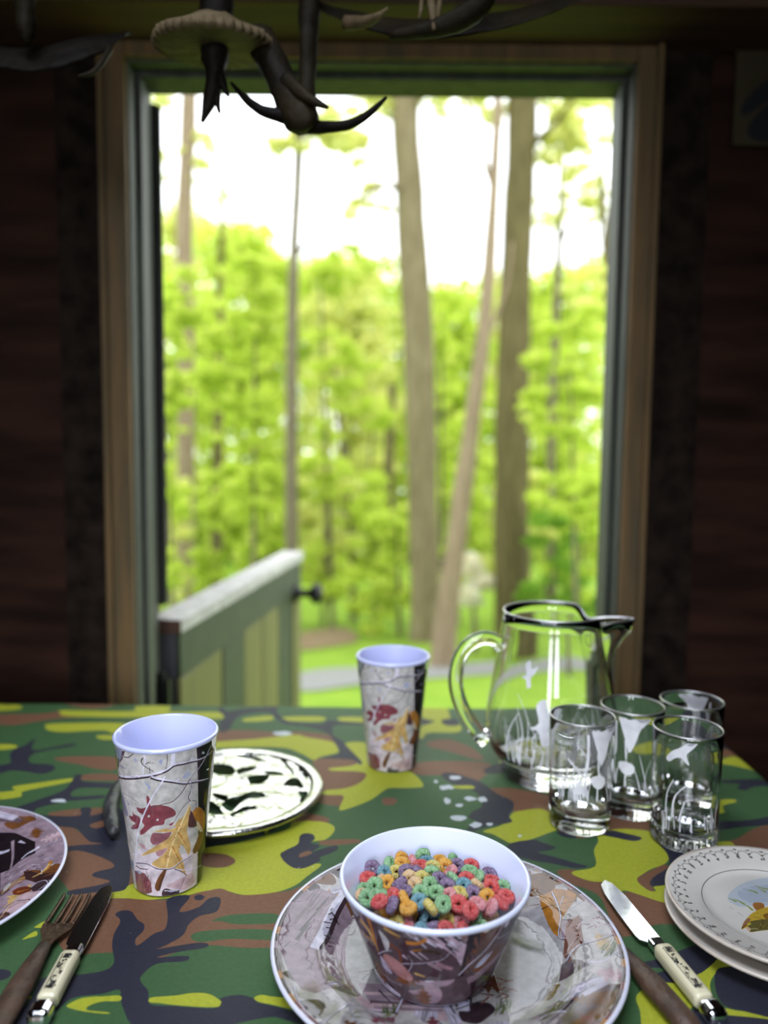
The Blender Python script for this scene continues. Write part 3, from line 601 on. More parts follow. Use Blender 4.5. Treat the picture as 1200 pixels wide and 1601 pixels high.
# a belt of low shrubs in front of the far trees
belt = [('low shrub beyond the top edge of the half door, at its hinge end', 250, 10.5), ('low shrub beyond the middle of the half door', 335, 11.2), ('low shrub beyond the knob end of the half door', 418, 10.8), ('low shrub just right of the half door knob', 505, 11.4),
        ('low shrub beyond the far tumbler', 585, 12.0), ('low shrub between the thick tan trunk and the leaning trunk', 715, 11.6), ('low shrub right behind the foot of the olive trunk', 800, 11.8), ('low shrub behind the pitcher spout', 905, 11.0), ('low shrub at the right door jamb', 985, 11.6)]
for i, (lab, px, D) in enumerate(belt):
    bl = [(px + dx, y, 34, 30) for y, dx in ((760, 10), (800, -18), (840, 20), (880, -14), (915, 8))]
    pix_tree('leafy_shrub', lab, D, [(px, 770, 3), (px + 4, 860, 5), (px, 960, 7)], BK4, None, bl, .10, 3600, LF2 if i % 3 == 0 else LF1, (), 60 + i)
# distant woodland: crowns that close the view below the sky
far = [('distant tree crown at the left end of the tree line', 205, 20, 330), ('distant pale tree crown behind the mottled trunk', 285, 26, 315), ('distant tree crown between mottled trunk and slim brown trunk', 372, 20.5, 350),
       ('distant tree crown behind the slim brown trunk', 450, 26.5, 395), ('distant pale tree crown left of the thick tan trunk', 540, 21, 400), ('distant tree crown behind the thick tan trunk', 620, 27, 420),
       ('distant tree crown behind the leaning trunk', 705, 21.5, 438), ('distant tree crown behind the thick olive trunk', 790, 27.5, 430), ('distant tree crown right of the olive trunk', 868, 22, 425), ('distant tree crown at the right end of the tree line', 955, 28, 400)]
proto = {}
for i, (lab, px, D, topy) in enumerate(far):
    rng = random.Random(40 + i)
    k = D / FPX; topz = at_y(px, topy, D).z; b = Vector((at_y(px, 600, D).x, D, gz(D))); Hh = topz - b.z
    t = thing('woodland_tree', lab, 'tree', b, 0)
    tube('trunk', [(0, 0, Hh * .9), (.05, 0, Hh * .5), (0, 0, -.1)], [.04, .11, .17], BK4, t, 8)
    B = []
    hw = 62 * k
    for _ in range(150):
        f = rng.random(); zz = Hh * (.02 + .98 * f); ww = hw * (1.0 - .55 * max(0, f - .55) / .45)
        B.append((Vector((rng.uniform(-ww, ww), rng.uniform(-.9, .9), zz + rng.uniform(-.3, .0))), (rng.uniform(.35, .9), rng.uniform(.35, .8), rng.uniform(.2, .5))))
    leaf_mesh('foliage', B, .26, 9500, LF2 if i % 3 == 1 else LF1, t, rng, .2)

# ---------------------------------------------------------------- woodland print (flat vector art carried on the dishes)
def tint(c, f): return tuple(min(1, x * f) for x in c)
P_FOG = srgb(186, 180, 178); P_LAV = srgb(196, 188, 206); P_BRK = srgb(64, 48, 54); P_BRK2 = srgb(98, 80, 88); P_MAU = srgb(150, 128, 140); P_PINK = srgb(196, 166, 172)
P_TAN = srgb(196, 160, 100); P_ORG = srgb(178, 118, 48); P_BRN = srgb(112, 70, 40); P_MAR = srgb(126, 62, 72); P_DRK = srgb(34, 26, 30); P_WHT = srgb(214, 208, 226); P_GRN = srgb(92, 104, 62); P_RED = srgb(128, 58, 50)
def oak(cx, cy, L_, ang, rng, wid=.42):
    """lobed leaf outline, stem end at (cx, cy)"""
    n = 5; right = []
    for i in range(n):
        t = (i + .55) / n; w = wid * L_ * math.sin(PI * min(1, t * .92 + .06)) * rng.uniform(.8, 1.15)
        right += [(t * L_ - .06 * L_, w * .38), (t * L_ + .05 * L_, w)]
    pts = [(0, .012 * L_)] + right + [(L_, 0)] + [(x, -y * rng.uniform(.8, 1.1)) for x, y in right[::-1]] + [(0, -.012 * L_)]
    ca, sa = math.cos(ang), math.sin(ang)
    return [(cx + x * ca - y * sa, cy + x * sa + y * ca) for x, y in pts]
def leaf_art(out, cx, cy, L_, ang, col, rng, wid=.42):
    out.append((oak(cx, cy, L_, ang, rng, wid), col))
    ca, sa = math.cos(ang), math.sin(ang)
    out.append((stroke([(cx - .2 * L_ * ca, cy - .2 * L_ * sa), (cx + .93 * L_ * ca, cy + .93 * L_ * sa)], .035 * L_, .008 * L_), tint(col, 1.45)))
    for s in (-1, 1):
        for t in (.3, .5, .7):
            a2 = ang + s * .7; q = (cx + t * L_ * ca, cy + t * L_ * sa)
            out.append((stroke([q, (q[0] + .24 * L_ * math.cos(a2), q[1] + .24 * L_ * math.sin(a2))], .02 * L_, .005 * L_), tint(col, .62)))
def branch_art(out, pts, w, rng, light=P_WHT, dark=P_BRK):
    out.append((stroke(pts, w, w * .45), dark))
    out.append((stroke([(x, y + w * .22) for x, y in pts], w * .5, w * .22), light))
def needles(out, cx, cy, L_, ang, col, rng, n=16, spread=.9):
    for _ in range(n):
        a = ang + rng.uniform(-spread, spread) * .6; f = rng.uniform(.4, 1)
        x0, y0 = cx + rng.uniform(-.25, .25) * L_, cy + rng.uniform(-.2, .2) * L_
        out.append((stroke([(x0, y0), (x0 + L_ * f * math.cos(a), y0 + L_ * f * math.sin(a))], .05 * L_, .012 * L_), tint(col, rng.uniform(.7, 1.4))))
def bark_art(out, x0, x1, y0, y1, col, rng, n=30, ang=PI / 2):
    ca, sa = math.cos(ang), math.sin(ang)
    for _ in range(n):
        x, y = rng.uniform(x0, x1), rng.uniform(y0, y1); l = rng.uniform(.08, .3) * math.hypot(x1 - x0, y1 - y0); w = l * rng.uniform(.06, .16)
        j = rng.uniform(-.15, .15)
        out.append((stroke([(x, y), (x + l * .5 * (ca + j), y + l * .5 * sa), (x + l * ca, y + l * (sa - j))], w, w * .3, 3), tint(col, rng.choice((.45, .6, 1.3, 1.55)))))
LET = {'R': [[(0, 0), (0, 2), (.9, 2), (1.1, 1.5), (.9, 1), (0, 1)], [(.5, 1), (1.1, 0)]], 'E': [[(1, 0), (0, 0), (0, 2), (1, 2)], [(0, 1), (.8, 1)]],
       'A': [[(0, 0), (.55, 2), (1.1, 0)], [(.25, .7), (.85, .7)]], 'L': [[(0, 2), (0, 0), (1, 0)]]}
def word(out, txt, org, ux, uy, s, col):
    x = 0
    for ch in txt:
        for ln in LET[ch]:
            for a, b in zip(ln, ln[1:]):
                p = [(org[0] + s * ((x + q[0]) * ux[0] + q[1] * uy[0]), org[1] + s * ((x + q[0]) * ux[1] + q[1] * uy[1])) for q in (a, b)]
                out.append((stroke(p, .42 * s), col))
        x += 1.6
def collage(rng, x0, x1, y0, y1, dense=1.0, unit=.05, dark=False):
    """generic stretch of the print: trunks, logs, leaf litter, twigs"""
    out = []; Wd, Hd = x1 - x0, y1 - y0; A = Wd * Hd / unit ** 2
    for _ in range(int(1.6 * A * dense) + 3):                        # soft patches
        x, y = rng.uniform(x0, x1), rng.uniform(y0, y1); n = 8; r = unit * rng.uniform(.25, .7)
        out.append((catmull([(x + r * rng.uniform(.5, 1.3) * math.cos(2 * PI * k / n), y + r * rng.uniform(.3, .9) * math.sin(2 * PI * k / n)) for k in range(n)], 3),
                    rng.choice((P_MAU, P_BRK2, P_PINK, P_BRK, P_FOG, P_BRN) if not dark else (P_BRK, P_BRK2, P_MAU, P_DRK, P_BRN))))
    for _ in range(int(.5 * A * dense) + 2):                         # logs
        x, y = rng.uniform(x0, x1), rng.uniform(y0, y1); a = rng.uniform(-.6, .6) + (PI / 2 if rng.random() < .35 else 0); l = unit * rng.uniform(.8, 1.8); w = unit * rng.uniform(.15, .35)
        p = [(x - l * math.cos(a) / 2, y - l * math.sin(a) / 2), (x, y + .05 * l), (x + l * math.cos(a) / 2, y + l * math.sin(a) / 2)]
        c = rng.choice((P_BRK2, P_MAU, P_BRK, P_LAV)); out.append((stroke(p, w, w * .8, 3), c))
        for q in range(5):
            o = rng.uniform(-.4, .4) * w
            out.append((stroke([(a_ + rng.uniform(-.1, .1) * l, b_ + o) for a_, b_ in p], w * .12, w * .03, 3, .4), tint(c, rng.choice((.5, 1.4)))))
    for _ in range(int(.8 * A * dense) + 3):
        leaf_art(out, rng.uniform(x0, x1), rng.uniform(y0, y1), unit * rng.uniform(.35, .8), rng.uniform(0, 2 * PI), rng.choice((P_ORG, P_TAN, P_BRN, P_MAR, P_PINK, P_BRN)), rng)
    for _ in range(int(.4 * A * dense) + 1):
        needles(out, rng.uniform(x0, x1), rng.uniform(y0, y1), unit * rng.uniform(.25, .5), rng.uniform(0, 2 * PI), rng.choice((P_MAR, P_RED, P_GRN)), rng, 9)
    for _ in range(int(.9 * A * dense) + 3):
        x, y = rng.uniform(x0, x1), rng.uniform(y0, y1); a = rng.uniform(0, 2 * PI); l = unit * rng.uniform(.5, 1.5)
        branch_art(out, [(x, y), (x + l * .5 * math.cos(a), y + l * .5 * math.sin(a) + .08 * l), (x + l * math.cos(a + .3), y + l * math.sin(a + .3))], unit * rng.uniform(.015, .06), rng)
    return out
def cone_print(name, z0, r0, z1, r1, polys, base, parent, off=.00025, nu=72, nv=5):
    """print wrapped on a standing cone; polygon coordinates are (angle * mean radius, height)"""
    rm = (r0 + r1) / 2; U = PI * rm
    sl = math.hypot(r1 - r0, z1 - z0); nz = -(r1 - r0) / sl; nr = (z1 - z0) / sl
    def mp(p):
        a = p.x / rm; z = p.y; r = r0 + (r1 - r0) * (z - z0) / (z1 - z0) + off; return (r * math.sin(a), -r * math.cos(a), z)
    def nf(p):
        a = p.x / rm; return (nr * math.sin(a), -nr * math.cos(a), nz)
    st = [(-U + 2 * U * (i + .5) / nu, z0 + (z1 - z0) * (j + .5) / nv) for i in range(nu) for j in range(nv)]
    ol = [(-U + 2 * U * i / nu, z0) for i in range(nu)] + [(U, z0)] + [(U - 2 * U * i / nu, z1) for i in range(nu)] + [(-U, z1)]
    return art_obj(name, ol, polys, base, mp, M_print, parent, st, nf)

# ---------------------------------------------------------------- tumblers
CUP_H, CUP_R0, CUP_R1 = .147, .0318, .0478
cp = at_z(262, 1386, TZ); cup_xy = (cp.x - .003, .716)
CZ0, CZ1 = .0015, CUP_H - .0042
def cr(z): return CUP_R0 + (CUP_R1 - CUP_R0) * z / CUP_H
rm_c = (cr(CZ0) + cr(CZ1)) / 2
def C1(pts):      # zoomed-crop coordinates (x5, origin 160,1100) -> print coordinates on the tumbler
    out = []
    for x, y in pts:
        a, z = cone_hit(cup_xy[0], cup_xy[1], TZ, CUP_R0, TZ + CUP_H, CUP_R1, 160 + x / 5.005, 1100 + y / 5.005); out.append((a * rm_c, z))
    return out
rng = random.Random(5)
cpol = collage(rng, -rm_c * PI, -rm_c * 1.45, .0, .15, 1, .045) + collage(rng, rm_c * 1.5, rm_c * PI, .0, .15, 1, .045)
k_ = 1 / 5.005 * .73 / FPX * 1.0
def cs(pts, w0, w1, col, n=4): cpol.append((stroke(C1(pts), w0 * k_, w1 * k_, n), col))
P_CUPBG = srgb(190, 184, 182)
cpol.append((catmull(C1([(250, 1250), (330, 1120), (560, 1190), (740, 1180), (745, 1500), (560, 1540), (300, 1520)]), 3), srgb(206, 192, 200)))
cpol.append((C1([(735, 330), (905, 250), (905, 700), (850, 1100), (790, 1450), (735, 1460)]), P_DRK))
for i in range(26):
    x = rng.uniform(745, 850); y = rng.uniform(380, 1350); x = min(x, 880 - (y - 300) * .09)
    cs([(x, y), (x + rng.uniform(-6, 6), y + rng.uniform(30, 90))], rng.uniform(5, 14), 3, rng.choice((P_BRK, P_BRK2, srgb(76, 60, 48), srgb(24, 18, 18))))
cpol.append((C1([(90, 360), (180, 375), (160, 440), (120, 520), (100, 500)]), P_BRK2)); cs([(165, 380), (125, 515)], 16, 10, P_BRK)
cs([(170, 420), (205, 425), (245, 395)], 9, 5, P_BRK); cs([(135, 485), (185, 515)], 6, 3, P_BRK)
# maroon maple leaves
for L_ in ([(345, 730), (370, 745), (375, 800), (390, 840), (360, 860)], [(270, 815), (300, 825), (330, 820), (400, 800), (470, 800), (540, 820), (575, 858), (560, 885), (520, 900), (490, 915), (480, 950), (420, 960), (400, 965), (370, 985), (330, 1020), (300, 1032), (298, 1000), (330, 960), (310, 930), (320, 880), (280, 850)],
           [(235, 840), (250, 870), (290, 890), (300, 930), (290, 970), (270, 985), (225, 985), (235, 960), (260, 940), (225, 915), (210, 880), (240, 885)], [(520, 950), (560, 930), (540, 960)]):
    cpol.append((catmull(C1(L_), 3), P_MAR))
for L_, c in (([(380, 1050), (400, 1015), (470, 1020), (540, 1010), (510, 1060), (470, 1090), (430, 1100), (400, 1110), (375, 1080)], srgb(142, 88, 98)), ([(420, 1100), (500, 1110), (500, 1150), (450, 1200), (420, 1180)], srgb(168, 124, 132)), ([(285, 1095), (330, 1110), (340, 1150), (300, 1120)], srgb(180, 140, 146))):
    cpol.append((catmull(C1(L_), 3), c))
for p in ((362, 884), (430, 912), (492, 940)):
    cpol.append((catmull(C1([(p[0] - 10, p[1] + 6), (p[0] + 4, p[1] - 10), (p[0] + 12, p[1] + 4), (p[0], p[1] + 10)]), 2), P_CUPBG))
# golden oak leaf
LEAF = [(680, 790), (690, 850), (690, 920), (670, 960), (660, 1010), (680, 1080), (690, 1150), (670, 1190), (640, 1130), (610, 1110), (600, 1160), (625, 1220), (650, 1330), (660, 1360), (600, 1300), (540, 1290), (500, 1300), (440, 1290), (385, 1260), (430, 1220), (480, 1180), (510, 1130), (430, 1160), (370, 1180), (300, 1195), (380, 1140), (470, 1090), (520, 1050), (550, 1010), (480, 1010), (400, 1005), (500, 980), (560, 960), (590, 920), (650, 870)]
cpol.append((catmull(C1(LEAF), 2), P_TAN)); cs([(680, 800), (600, 980), (540, 1130), (500, 1300)], 12, 7, srgb(228, 206, 158))
for a, b in (((610, 960), (480, 1000)), ((570, 1050), (340, 1180)), ((590, 1010), (660, 1120)), ((545, 1120), (640, 1320)), ((520, 1200), (420, 1265))):
    cs([a, b], 12, 3, P_ORG, 2); cs([(a[0] - 8, a[1] + 4), (b[0] - 8, b[1] + 6)], 5, 2, srgb(214, 186, 130), 2)
for i in range(30):
    x, y = rng.uniform(420, 650), rng.uniform(960, 1290)
    if abs((x - 680) + (y - 800) * .37) < 60: cs([(x, y), (x + rng.uniform(-20, 20), y + rng.uniform(8, 30))], rng.uniform(5, 12), 3, rng.choice((P_ORG, srgb(216, 184, 120), srgb(160, 112, 60))), 2)
cpol.append((catmull(C1([(720, 830), (760, 815), (800, 870), (800, 960), (780, 1000), (740, 950), (700, 880)]), 3), P_ORG))
cpol.append((catmull(C1([(690, 840), (720, 900), (740, 960), (680, 975), (670, 940)]), 2), srgb(86, 56, 58)))
cpol.append((catmull(C1([(735, 925), (755, 940), (785, 1005), (775, 1020), (745, 985)]), 2), srgb(214, 190, 160)))
cpol.append((catmull(C1([(760, 1010), (790, 1020), (770, 1120), (720, 1180), (705, 1150), (735, 1080)]), 2), P_BRN))
cpol.append((catmull(C1([(485, 1300), (505, 1300), (470, 1400), (440, 1472), (410, 1440), (440, 1360)]), 3), P_BRN)); cs([(490, 1310), (440, 1465)], 10, 26, srgb(84, 54, 40), 2)
cpol.append((catmull(C1([(470, 1470), (500, 1450), (560, 1470), (600, 1465), (590, 1500), (540, 1520), (470, 1515)]), 3), P_BRK)); cs([(485, 1468), (590, 1470)], 8, 3, P_WHT)
cpol.append((catmull(C1([(500, 1430), (620, 1370), (700, 1330), (720, 1400), (640, 1460), (580, 1450)]), 3), P_PINK))
cpol.append((C1([(255, 1310), (330, 1330), (380, 1400), (390, 1480), (330, 1500), (270, 1460)]), srgb(122, 78, 84)))
for i in range(26):
    a = rng.uniform(-1.9, -.9); q = (rng.uniform(320, 380), rng.uniform(1390, 1480)); l = rng.uniform(50, 110)
    cs([q, (q[0] + l * math.cos(a), q[1] + l * math.sin(a))], 7, 2, rng.choice((P_MAR, srgb(150, 92, 96), srgb(96, 50, 56))), 2)
# branches
for pts, w0, w1 in (([(130, 570), (190, 585), (300, 580), (420, 560), (500, 530), (560, 490), (640, 475), (700, 460), (780, 440), (860, 380)], 34, 12), ([(380, 580), (440, 600), (540, 615), (640, 630), (720, 620), (830, 595)], 30, 12)):
    cs(pts, w0, w1, P_BRK); cs([(x, y - w0 * .22) for x, y in pts], w0 * .55, w1 * .5, P_WHT)
for i in range(14):
    x = rng.uniform(180, 600); cs([(x, 580 - max(0, x - 400) * .5), (x + 20, 576 - max(0, x - 400) * .5)], 6, 3, P_MAU, 2)
for pts, w0, w1, c in (([(555, 490), (552, 440), (555, 385)], 28, 22, P_WHT), ([(690, 455), (705, 425)], 16, 8, P_WHT), ([(580, 615), (600, 592)], 16, 10, P_WHT),
        ([(325, 400), (335, 460), (322, 500), (318, 555)], 8, 6, P_WHT), ([(318, 430), (305, 455), (325, 490), (400, 535)], 9, 5, P_BRK), ([(335, 480), (380, 455)], 5, 3, P_BRK), ([(345, 470), (405, 470)], 5, 3, P_BRK), ([(370, 500), (372, 550)], 6, 4, P_BRK2),
        ([(505, 395), (508, 450), (495, 520)], 5, 4, P_BRK2), ([(490, 570), (460, 630), (400, 720), (330, 860), (290, 970), (270, 1080), (262, 1270)], 9, 11, P_WHT), ([(850, 330), (800, 440), (690, 590), (620, 700), (550, 770), (460, 795), (360, 825)], 9, 6, P_BRK2), ([(848, 330), (780, 470), (690, 590)], 6, 4, P_WHT),
        ([(160, 700), (220, 735), (290, 785)], 4, 3, P_BRK2), ([(690, 590), (690, 680), (670, 740), (690, 770)], 7, 5, P_BRK), ([(690, 590), (690, 680), (700, 720)], 4, 3, P_WHT), ([(680, 765), (620, 830), (560, 930)], 6, 4, P_BRK2), ([(700, 765), (730, 770), (728, 850)], 5, 4, P_BRK),
        ([(185, 985), (230, 1060), (265, 1110)], 4, 3, P_BRK2), ([(220, 1190), (290, 1170), (340, 1130)], 6, 3, P_WHT), ([(262, 1250), (300, 1250), (360, 1260), (430, 1295), (540, 1295), (620, 1240), (700, 1190)], 13, 9, P_BRK), ([(262, 1246), (300, 1246), (360, 1256), (430, 1290), (540, 1291), (620, 1236), (700, 1187)], 7, 5, P_WHT), ([(560, 1298), (660, 1305), (770, 1270)], 6, 4, P_WHT),
        ([(560, 1296), (620, 1320), (660, 1350)], 7, 5, P_BRK), ([(265, 1270), (300, 1295), (360, 1300)], 12, 6, P_BRK), ([(640, 1370), (620, 1420), (600, 1470)], 5, 3, P_BRK)):
    cs(pts, w0, w1, c)
def tumbler(label, x, y, rz):
    t = thing('tumbler', label, 'tumbler', (x, y, TZ + .0006), rz, None)
    h, r0, r1 = CUP_H, CUP_R0, CUP_R1; th_ = .0026
    lathe('cup_body', [(0, .004), (r0 * .75, .004), (r0 * .85, 0), (r0 - .0015, 0), (r0, .0015), (r0 + (r1 - r0) * (h - .0044) / h, h - .0044), (r1 + .0007, h - .0034), (r1 + .0010, h - .001), (r1, h), (r1 - .0012, h + .0004), (r1 - th_, h - .001),
                       (r0 - .0012, .009), (r0 - .006, .006), (0, .006)], M_cup, t, 72)
    return t
t1 = tumbler('nearest camouflage tumbler, with a bare branch and golden leaf, beside the pierced trivet', cup_xy[0], cup_xy[1], 0)
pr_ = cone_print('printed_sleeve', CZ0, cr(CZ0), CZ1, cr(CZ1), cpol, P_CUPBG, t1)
c2x, c2y = at_z(612, 1188, TZ).x, .995
t2 = copy_tree(t1); t2.location = (c2x, c2y, TZ + .0006); t2.rotation_euler = (0, 0, math.atan2(c2x, -c2y) * 0 - (math.atan2(c2x, c2y) - math.atan2(cup_xy[0], cup_xy[1])))
t2['label'] = 'far camouflage tumbler standing alone between the half door and the glass pitcher'

# ---------------------------------------------------------------- dinner plates
PL_R = .1425
pc = at_z(698, 1478, TZ + .012); plate_xy = (pc.x, pc.y)
PROF = [(0, .0048), (.060, .0048), (.086, .0048), (.0905, .0062), (.0925, .0072), (.1000, .0125), (.1055, .0150), (.1085, .0158), (.1110, .0154), (.135, .0188), (.1372, .0196), (.1405, .0200)]
def pz(r):
    for (a, za), (b, zb_) in zip(PROF, PROF[1:]):
        if r <= b: return za + (zb_ - za) * (r - a) / (b - a)
    return PROF[-1][1]
def plate_print(name, polys, base, parent):
    rs = [0, .02, .04, .06, .08, .086, .0875, .089, .0905, .0915, .0925, .095, .0975, .100, .103, .1055, .107, .1085, .110, .111, .118, .126, .135, .1362, .1372, .139]
    st = [(0.0003, .0002)] + [(r * math.cos(2 * PI * (k + (i % 2) * .5) / 72), r * math.sin(2 * PI * (k + (i % 2) * .5) / 72)) for i, r in enumerate(rs) if r for k in range(72)]
    ol = [(.1405 * math.cos(2 * PI * k / 96), .1405 * math.sin(2 * PI * k / 96)) for k in range(96)]
    def nf(p):
        r = p.length; e = .0012; s = (pz(min(.1405, r + e)) - pz(max(0, r - e))) / (2 * e); v = Vector((-s * p.x / max(r, 1e-6), -s * p.y / max(r, 1e-6), 1)).normalized(); return v
    return art_obj(name, ol, polys, base, lambda p: (p.x, p.y, pz(p.length) + .0002), M_print, parent, st, nf)
def plate_body(parent):
    return lathe('plate_body', [(0, .0025), (.080, .0025), (.083, .0), (.0855, .0), (.090, .0028), (.098, .0085), (.110, .0125), (.136, .0162), (.1425, .0178), (.1433, .0190), (.1428, .0202), (.1405, .0202), (.139, .0195), (.111, .0151), (.100, .0120), (.0905, .0058), (.086, .0045), (0, .0045)], M_plate_edge, parent, 96)
plate = thing('dinner_plate', 'camouflage woodland print dinner plate under the cereal bowl', 'plate', (plate_xy[0], plate_xy[1], TZ + .0006))
plate_body(plate)
def PP(pts, px=None):     # photo pixels -> plate coordinates
    out = []
    for x, y in pts:
        q = at_z(x, y, TZ + .012); out.append((q.x - plate_xy[0], q.y - plate_xy[1]))
    return out
rng = random.Random(21)
pp = collage(rng, -.145, .145, -.145, .145, 1.0, .05)
pu = .66 / FPX
def ps(pts, w0, w1, col, n=4): pp.append((stroke(PP(pts), w0 * pu, w1 * pu, n), col))
pp.append((catmull(PP([(430, 1450), (500, 1400), (560, 1440), (540, 1530), (470, 1560)]), 3), P_MAU))
pp.append((catmull(PP([(560, 1420), (640, 1440), (660, 1530), (590, 1560), (540, 1500)]), 3), srgb(176, 172, 170)))
pp.append((catmull(PP([(760, 1440), (850, 1420), (880, 1480), (850, 1550), (790, 1545)]), 3), srgb(176, 172, 176)))
bark_art(pp, -.14, -.10, -.04, .05, P_BRK2, rng, 24, 1.2)
ps([(545, 1390), (520, 1430), (505, 1465), (492, 1490)], 13, 16, P_WHT); ps([(552, 1395), (528, 1430), (512, 1468), (500, 1490)], 7, 5, P_BRK)
for i in range(9): ps([(505 + rng.uniform(0, 14), 1478 - i * 6), (518 + rng.uniform(0, 8), 1474 - i * 6)], 2.5, 1, P_BRK)
for i in range(4): ps([(517 + i * 2.4, 1432 + i * 2.5), (523 + i * 2.4, 1434 + i * 2.5)], 2.2, 1.6, P_DRK)
for i in range(9):
    y = 1527 + i * 4.4; ps([(560 + i * 3, y), (620, y + 2), (660 + i * 4, y + 5)], 6, 4, rng.choice((P_MAU, P_BRK2, P_PINK, srgb(134, 100, 96))))
for c in ((655, 1545), (775, 1532)):
    for i in range(26):
        a = rng.uniform(2.4, 3.9) if c[0] < 700 else rng.uniform(2.6, 4.2); q = (c[0] + rng.uniform(-30, 34), c[1] + rng.uniform(-14, 14)); l = rng.uniform(12, 26)
        ps([q, (q[0] + l * math.cos(a), q[1] - l * .6 * math.sin(a))], 3.2, 1, rng.choice((P_RED, P_MAR, srgb(150, 84, 74))), 2)
for c in ((785, 1568), (948, 1500), (610, 1575)):
    for i in range(18):
        q = (c[0] + rng.uniform(-12, 12), c[1] + rng.uniform(-8, 8)); a = rng.uniform(.6, 1.6); ps([q, (q[0] + 16 * math.cos(a), q[1] - 16 * math.sin(a))], 2, .8, rng.choice((P_GRN, srgb(70, 92, 50), srgb(124, 132, 84))), 2)
pp.append((PP([(714, 1534), (733, 1533), (734, 1568), (716, 1568)]), P_WHT)); ps([(734, 1530), (738, 1572)], 3, 4, P_BRK)
o_ = PP([(730, 1551)])[0]; word(pp, 'REAL', (o_[0] + .0010, o_[1] - .0010), (0, 1.25), (-1, 0), .0022, P_DRK)
for pts, w in (([(592, 1535), (604, 1548), (617, 1560)], 3), ([(690, 1536), (704, 1560), (712, 1572)], 3.5), ([(712, 1566), (740, 1556), (762, 1550)], 2.5), ([(618, 1572), (628, 1550), (634, 1540)], 5), ([(560, 1508), (580, 1505), (592, 1500)], 2), ([(566, 1520), (580, 1506)], 2)):
    ps(pts, w, w * .5, P_BRK)
ps([(619, 1570), (629, 1549), (634, 1541)], 3, 2, P_WHT)
pp.append((catmull(PP([(842, 1402), (868, 1400), (900, 1412), (880, 1440), (872, 1462), (850, 1430)]), 3), P_ORG)); ps([(845, 1410), (880, 1432)], 3, 1, srgb(216, 190, 130)); ps([(846, 1424), (900, 1420)], 3, 1, P_BRN)
pp.append((catmull(PP([(815, 1382), (850, 1378), (868, 1398), (838, 1408), (815, 1400)]), 3), P_BRN))
pp.append((PP([(884, 1450), (905, 1440), (912, 1480), (890, 1505), (880, 1490)]), srgb(122, 70, 56)))
for i in range(14): q = (rng.uniform(884, 905), rng.uniform(1450, 1495)); ps([q, (q[0] + 10, q[1] - 10)], 2.5, 1, rng.choice((P_RED, P_BRN, P_PINK)), 2)
branch_art(pp, PP([(862, 1404), (870, 1420), (876, 1440), (873, 1462), (885, 1470)]), 4.5 * pu, rng); branch_art(pp, PP([(880, 1412), (875, 1424)]), 3 * pu, rng); branch_art(pp, PP([(885, 1500), (905, 1486), (975, 1474)]), 5 * pu, rng)
branch_art(pp, PP([(918, 1512), (945, 1513), (968, 1498)]), 3 * pu, rng, P_WHT, P_WHT)
pp.append((catmull(PP([(830, 1348), (862, 1352), (862, 1376), (836, 1372)]), 3), P_BRK2)); leaf_art(pp, *PP([(842, 1372)])[0], .03, .7, P_TAN, rng)
for i in range(16): q = (rng.uniform(920, 950), rng.uniform(1440, 1462)); ps([q, (q[0] + rng.uniform(-16, 4), q[1] + rng.uniform(-6, 6))], 3, 1, rng.choice((P_MAR, P_PINK)), 2)
for i in range(96):                                                    # multicoloured print showing at the rolled edge
    a = 2 * PI * i / 96; q = [(.1372 * math.cos(a), .1372 * math.sin(a)), (.1406 * math.cos(a), .1406 * math.sin(a)), (.1406 * math.cos(a + .075), .1406 * math.sin(a + .075)), (.1372 * math.cos(a + .075), .1372 * math.sin(a + .075))]
    pp.append((q, rng.choice((P_BRK, P_ORG, P_BRK2, P_MAR, P_BRK, P_MAU, P_PINK))))
plate_print('printed_face', [(p, tint(c, .55)) for p, c in pp], tint(P_FOG, .6), plate)
# second plate at the left edge
lp = thing('dinner_plate', 'camouflage woodland print dinner plate cut off at the left, beside the tarnished fork', 'plate', (at_z(-157, 1385, TZ + .012).x, at_z(-157, 1385, TZ + .012).y, TZ + .0006))
plate_body(lp)
lx, ly = lp.location.x, lp.location.y
def LP(pts):
    out = []
    for x, y in pts:                                                    # crop coordinates x7.63, origin 0,1290
        q = at_z(x / 7.627, 1290 + y / 7.627, TZ + .017); out.append((q.x - lx, q.y - ly))
    return out
rng = random.Random(33); lq = collage(rng, -.145, .145, -.145, .145, .8, .05, True)
def ls(pts, w0, w1, col, n=4): lq.append((stroke(LP(pts), w0 / 7.627 * .7 / FPX, w1 / 7.627 * .7 / FPX, n), col))
lq.append((LP([(-80, 60), (200, 90), (420, 200), (420, 330), (0, 440), (-80, 430)]), P_DRK))
ls([(-60, 215), (110, 225)], 60, 30, P_LAV); ls([(150, 160), (150, 300), (120, 420)], 40, 20, P_MAU); ls([(470, 260), (370, 310), (250, 370)], 40, 16, P_WHT); ls([(230, 180), (300, 210)], 40, 20, P_LAV)
lq.append((LP([(0, 440), (300, 380), (560, 320), (650, 470), (560, 560), (330, 520), (240, 620), (0, 700)]), P_MAU))
for i in range(40): x, y = rng.uniform(0, 600), rng.uniform(360, 640); ls([(x, y), (x + rng.uniform(30, 110), y - rng.uniform(-10, 30))], rng.uniform(8, 26), 4, rng.choice((P_BRK, P_LAV, srgb(112, 94, 120), P_WHT, P_BRK)), 2)
lq.append((LP([(280, 540), (360, 540), (480, 600), (650, 600), (660, 700), (420, 700), (300, 640)]), srgb(62, 40, 40)))
ls([(610, 450), (560, 540), (470, 590), (380, 630)], 60, 10, P_ORG); ls([(590, 480), (500, 580), (390, 625)], 20, 8, srgb(222, 196, 130)); ls([(640, 610), (510, 640)], 40, 10, P_BRN)
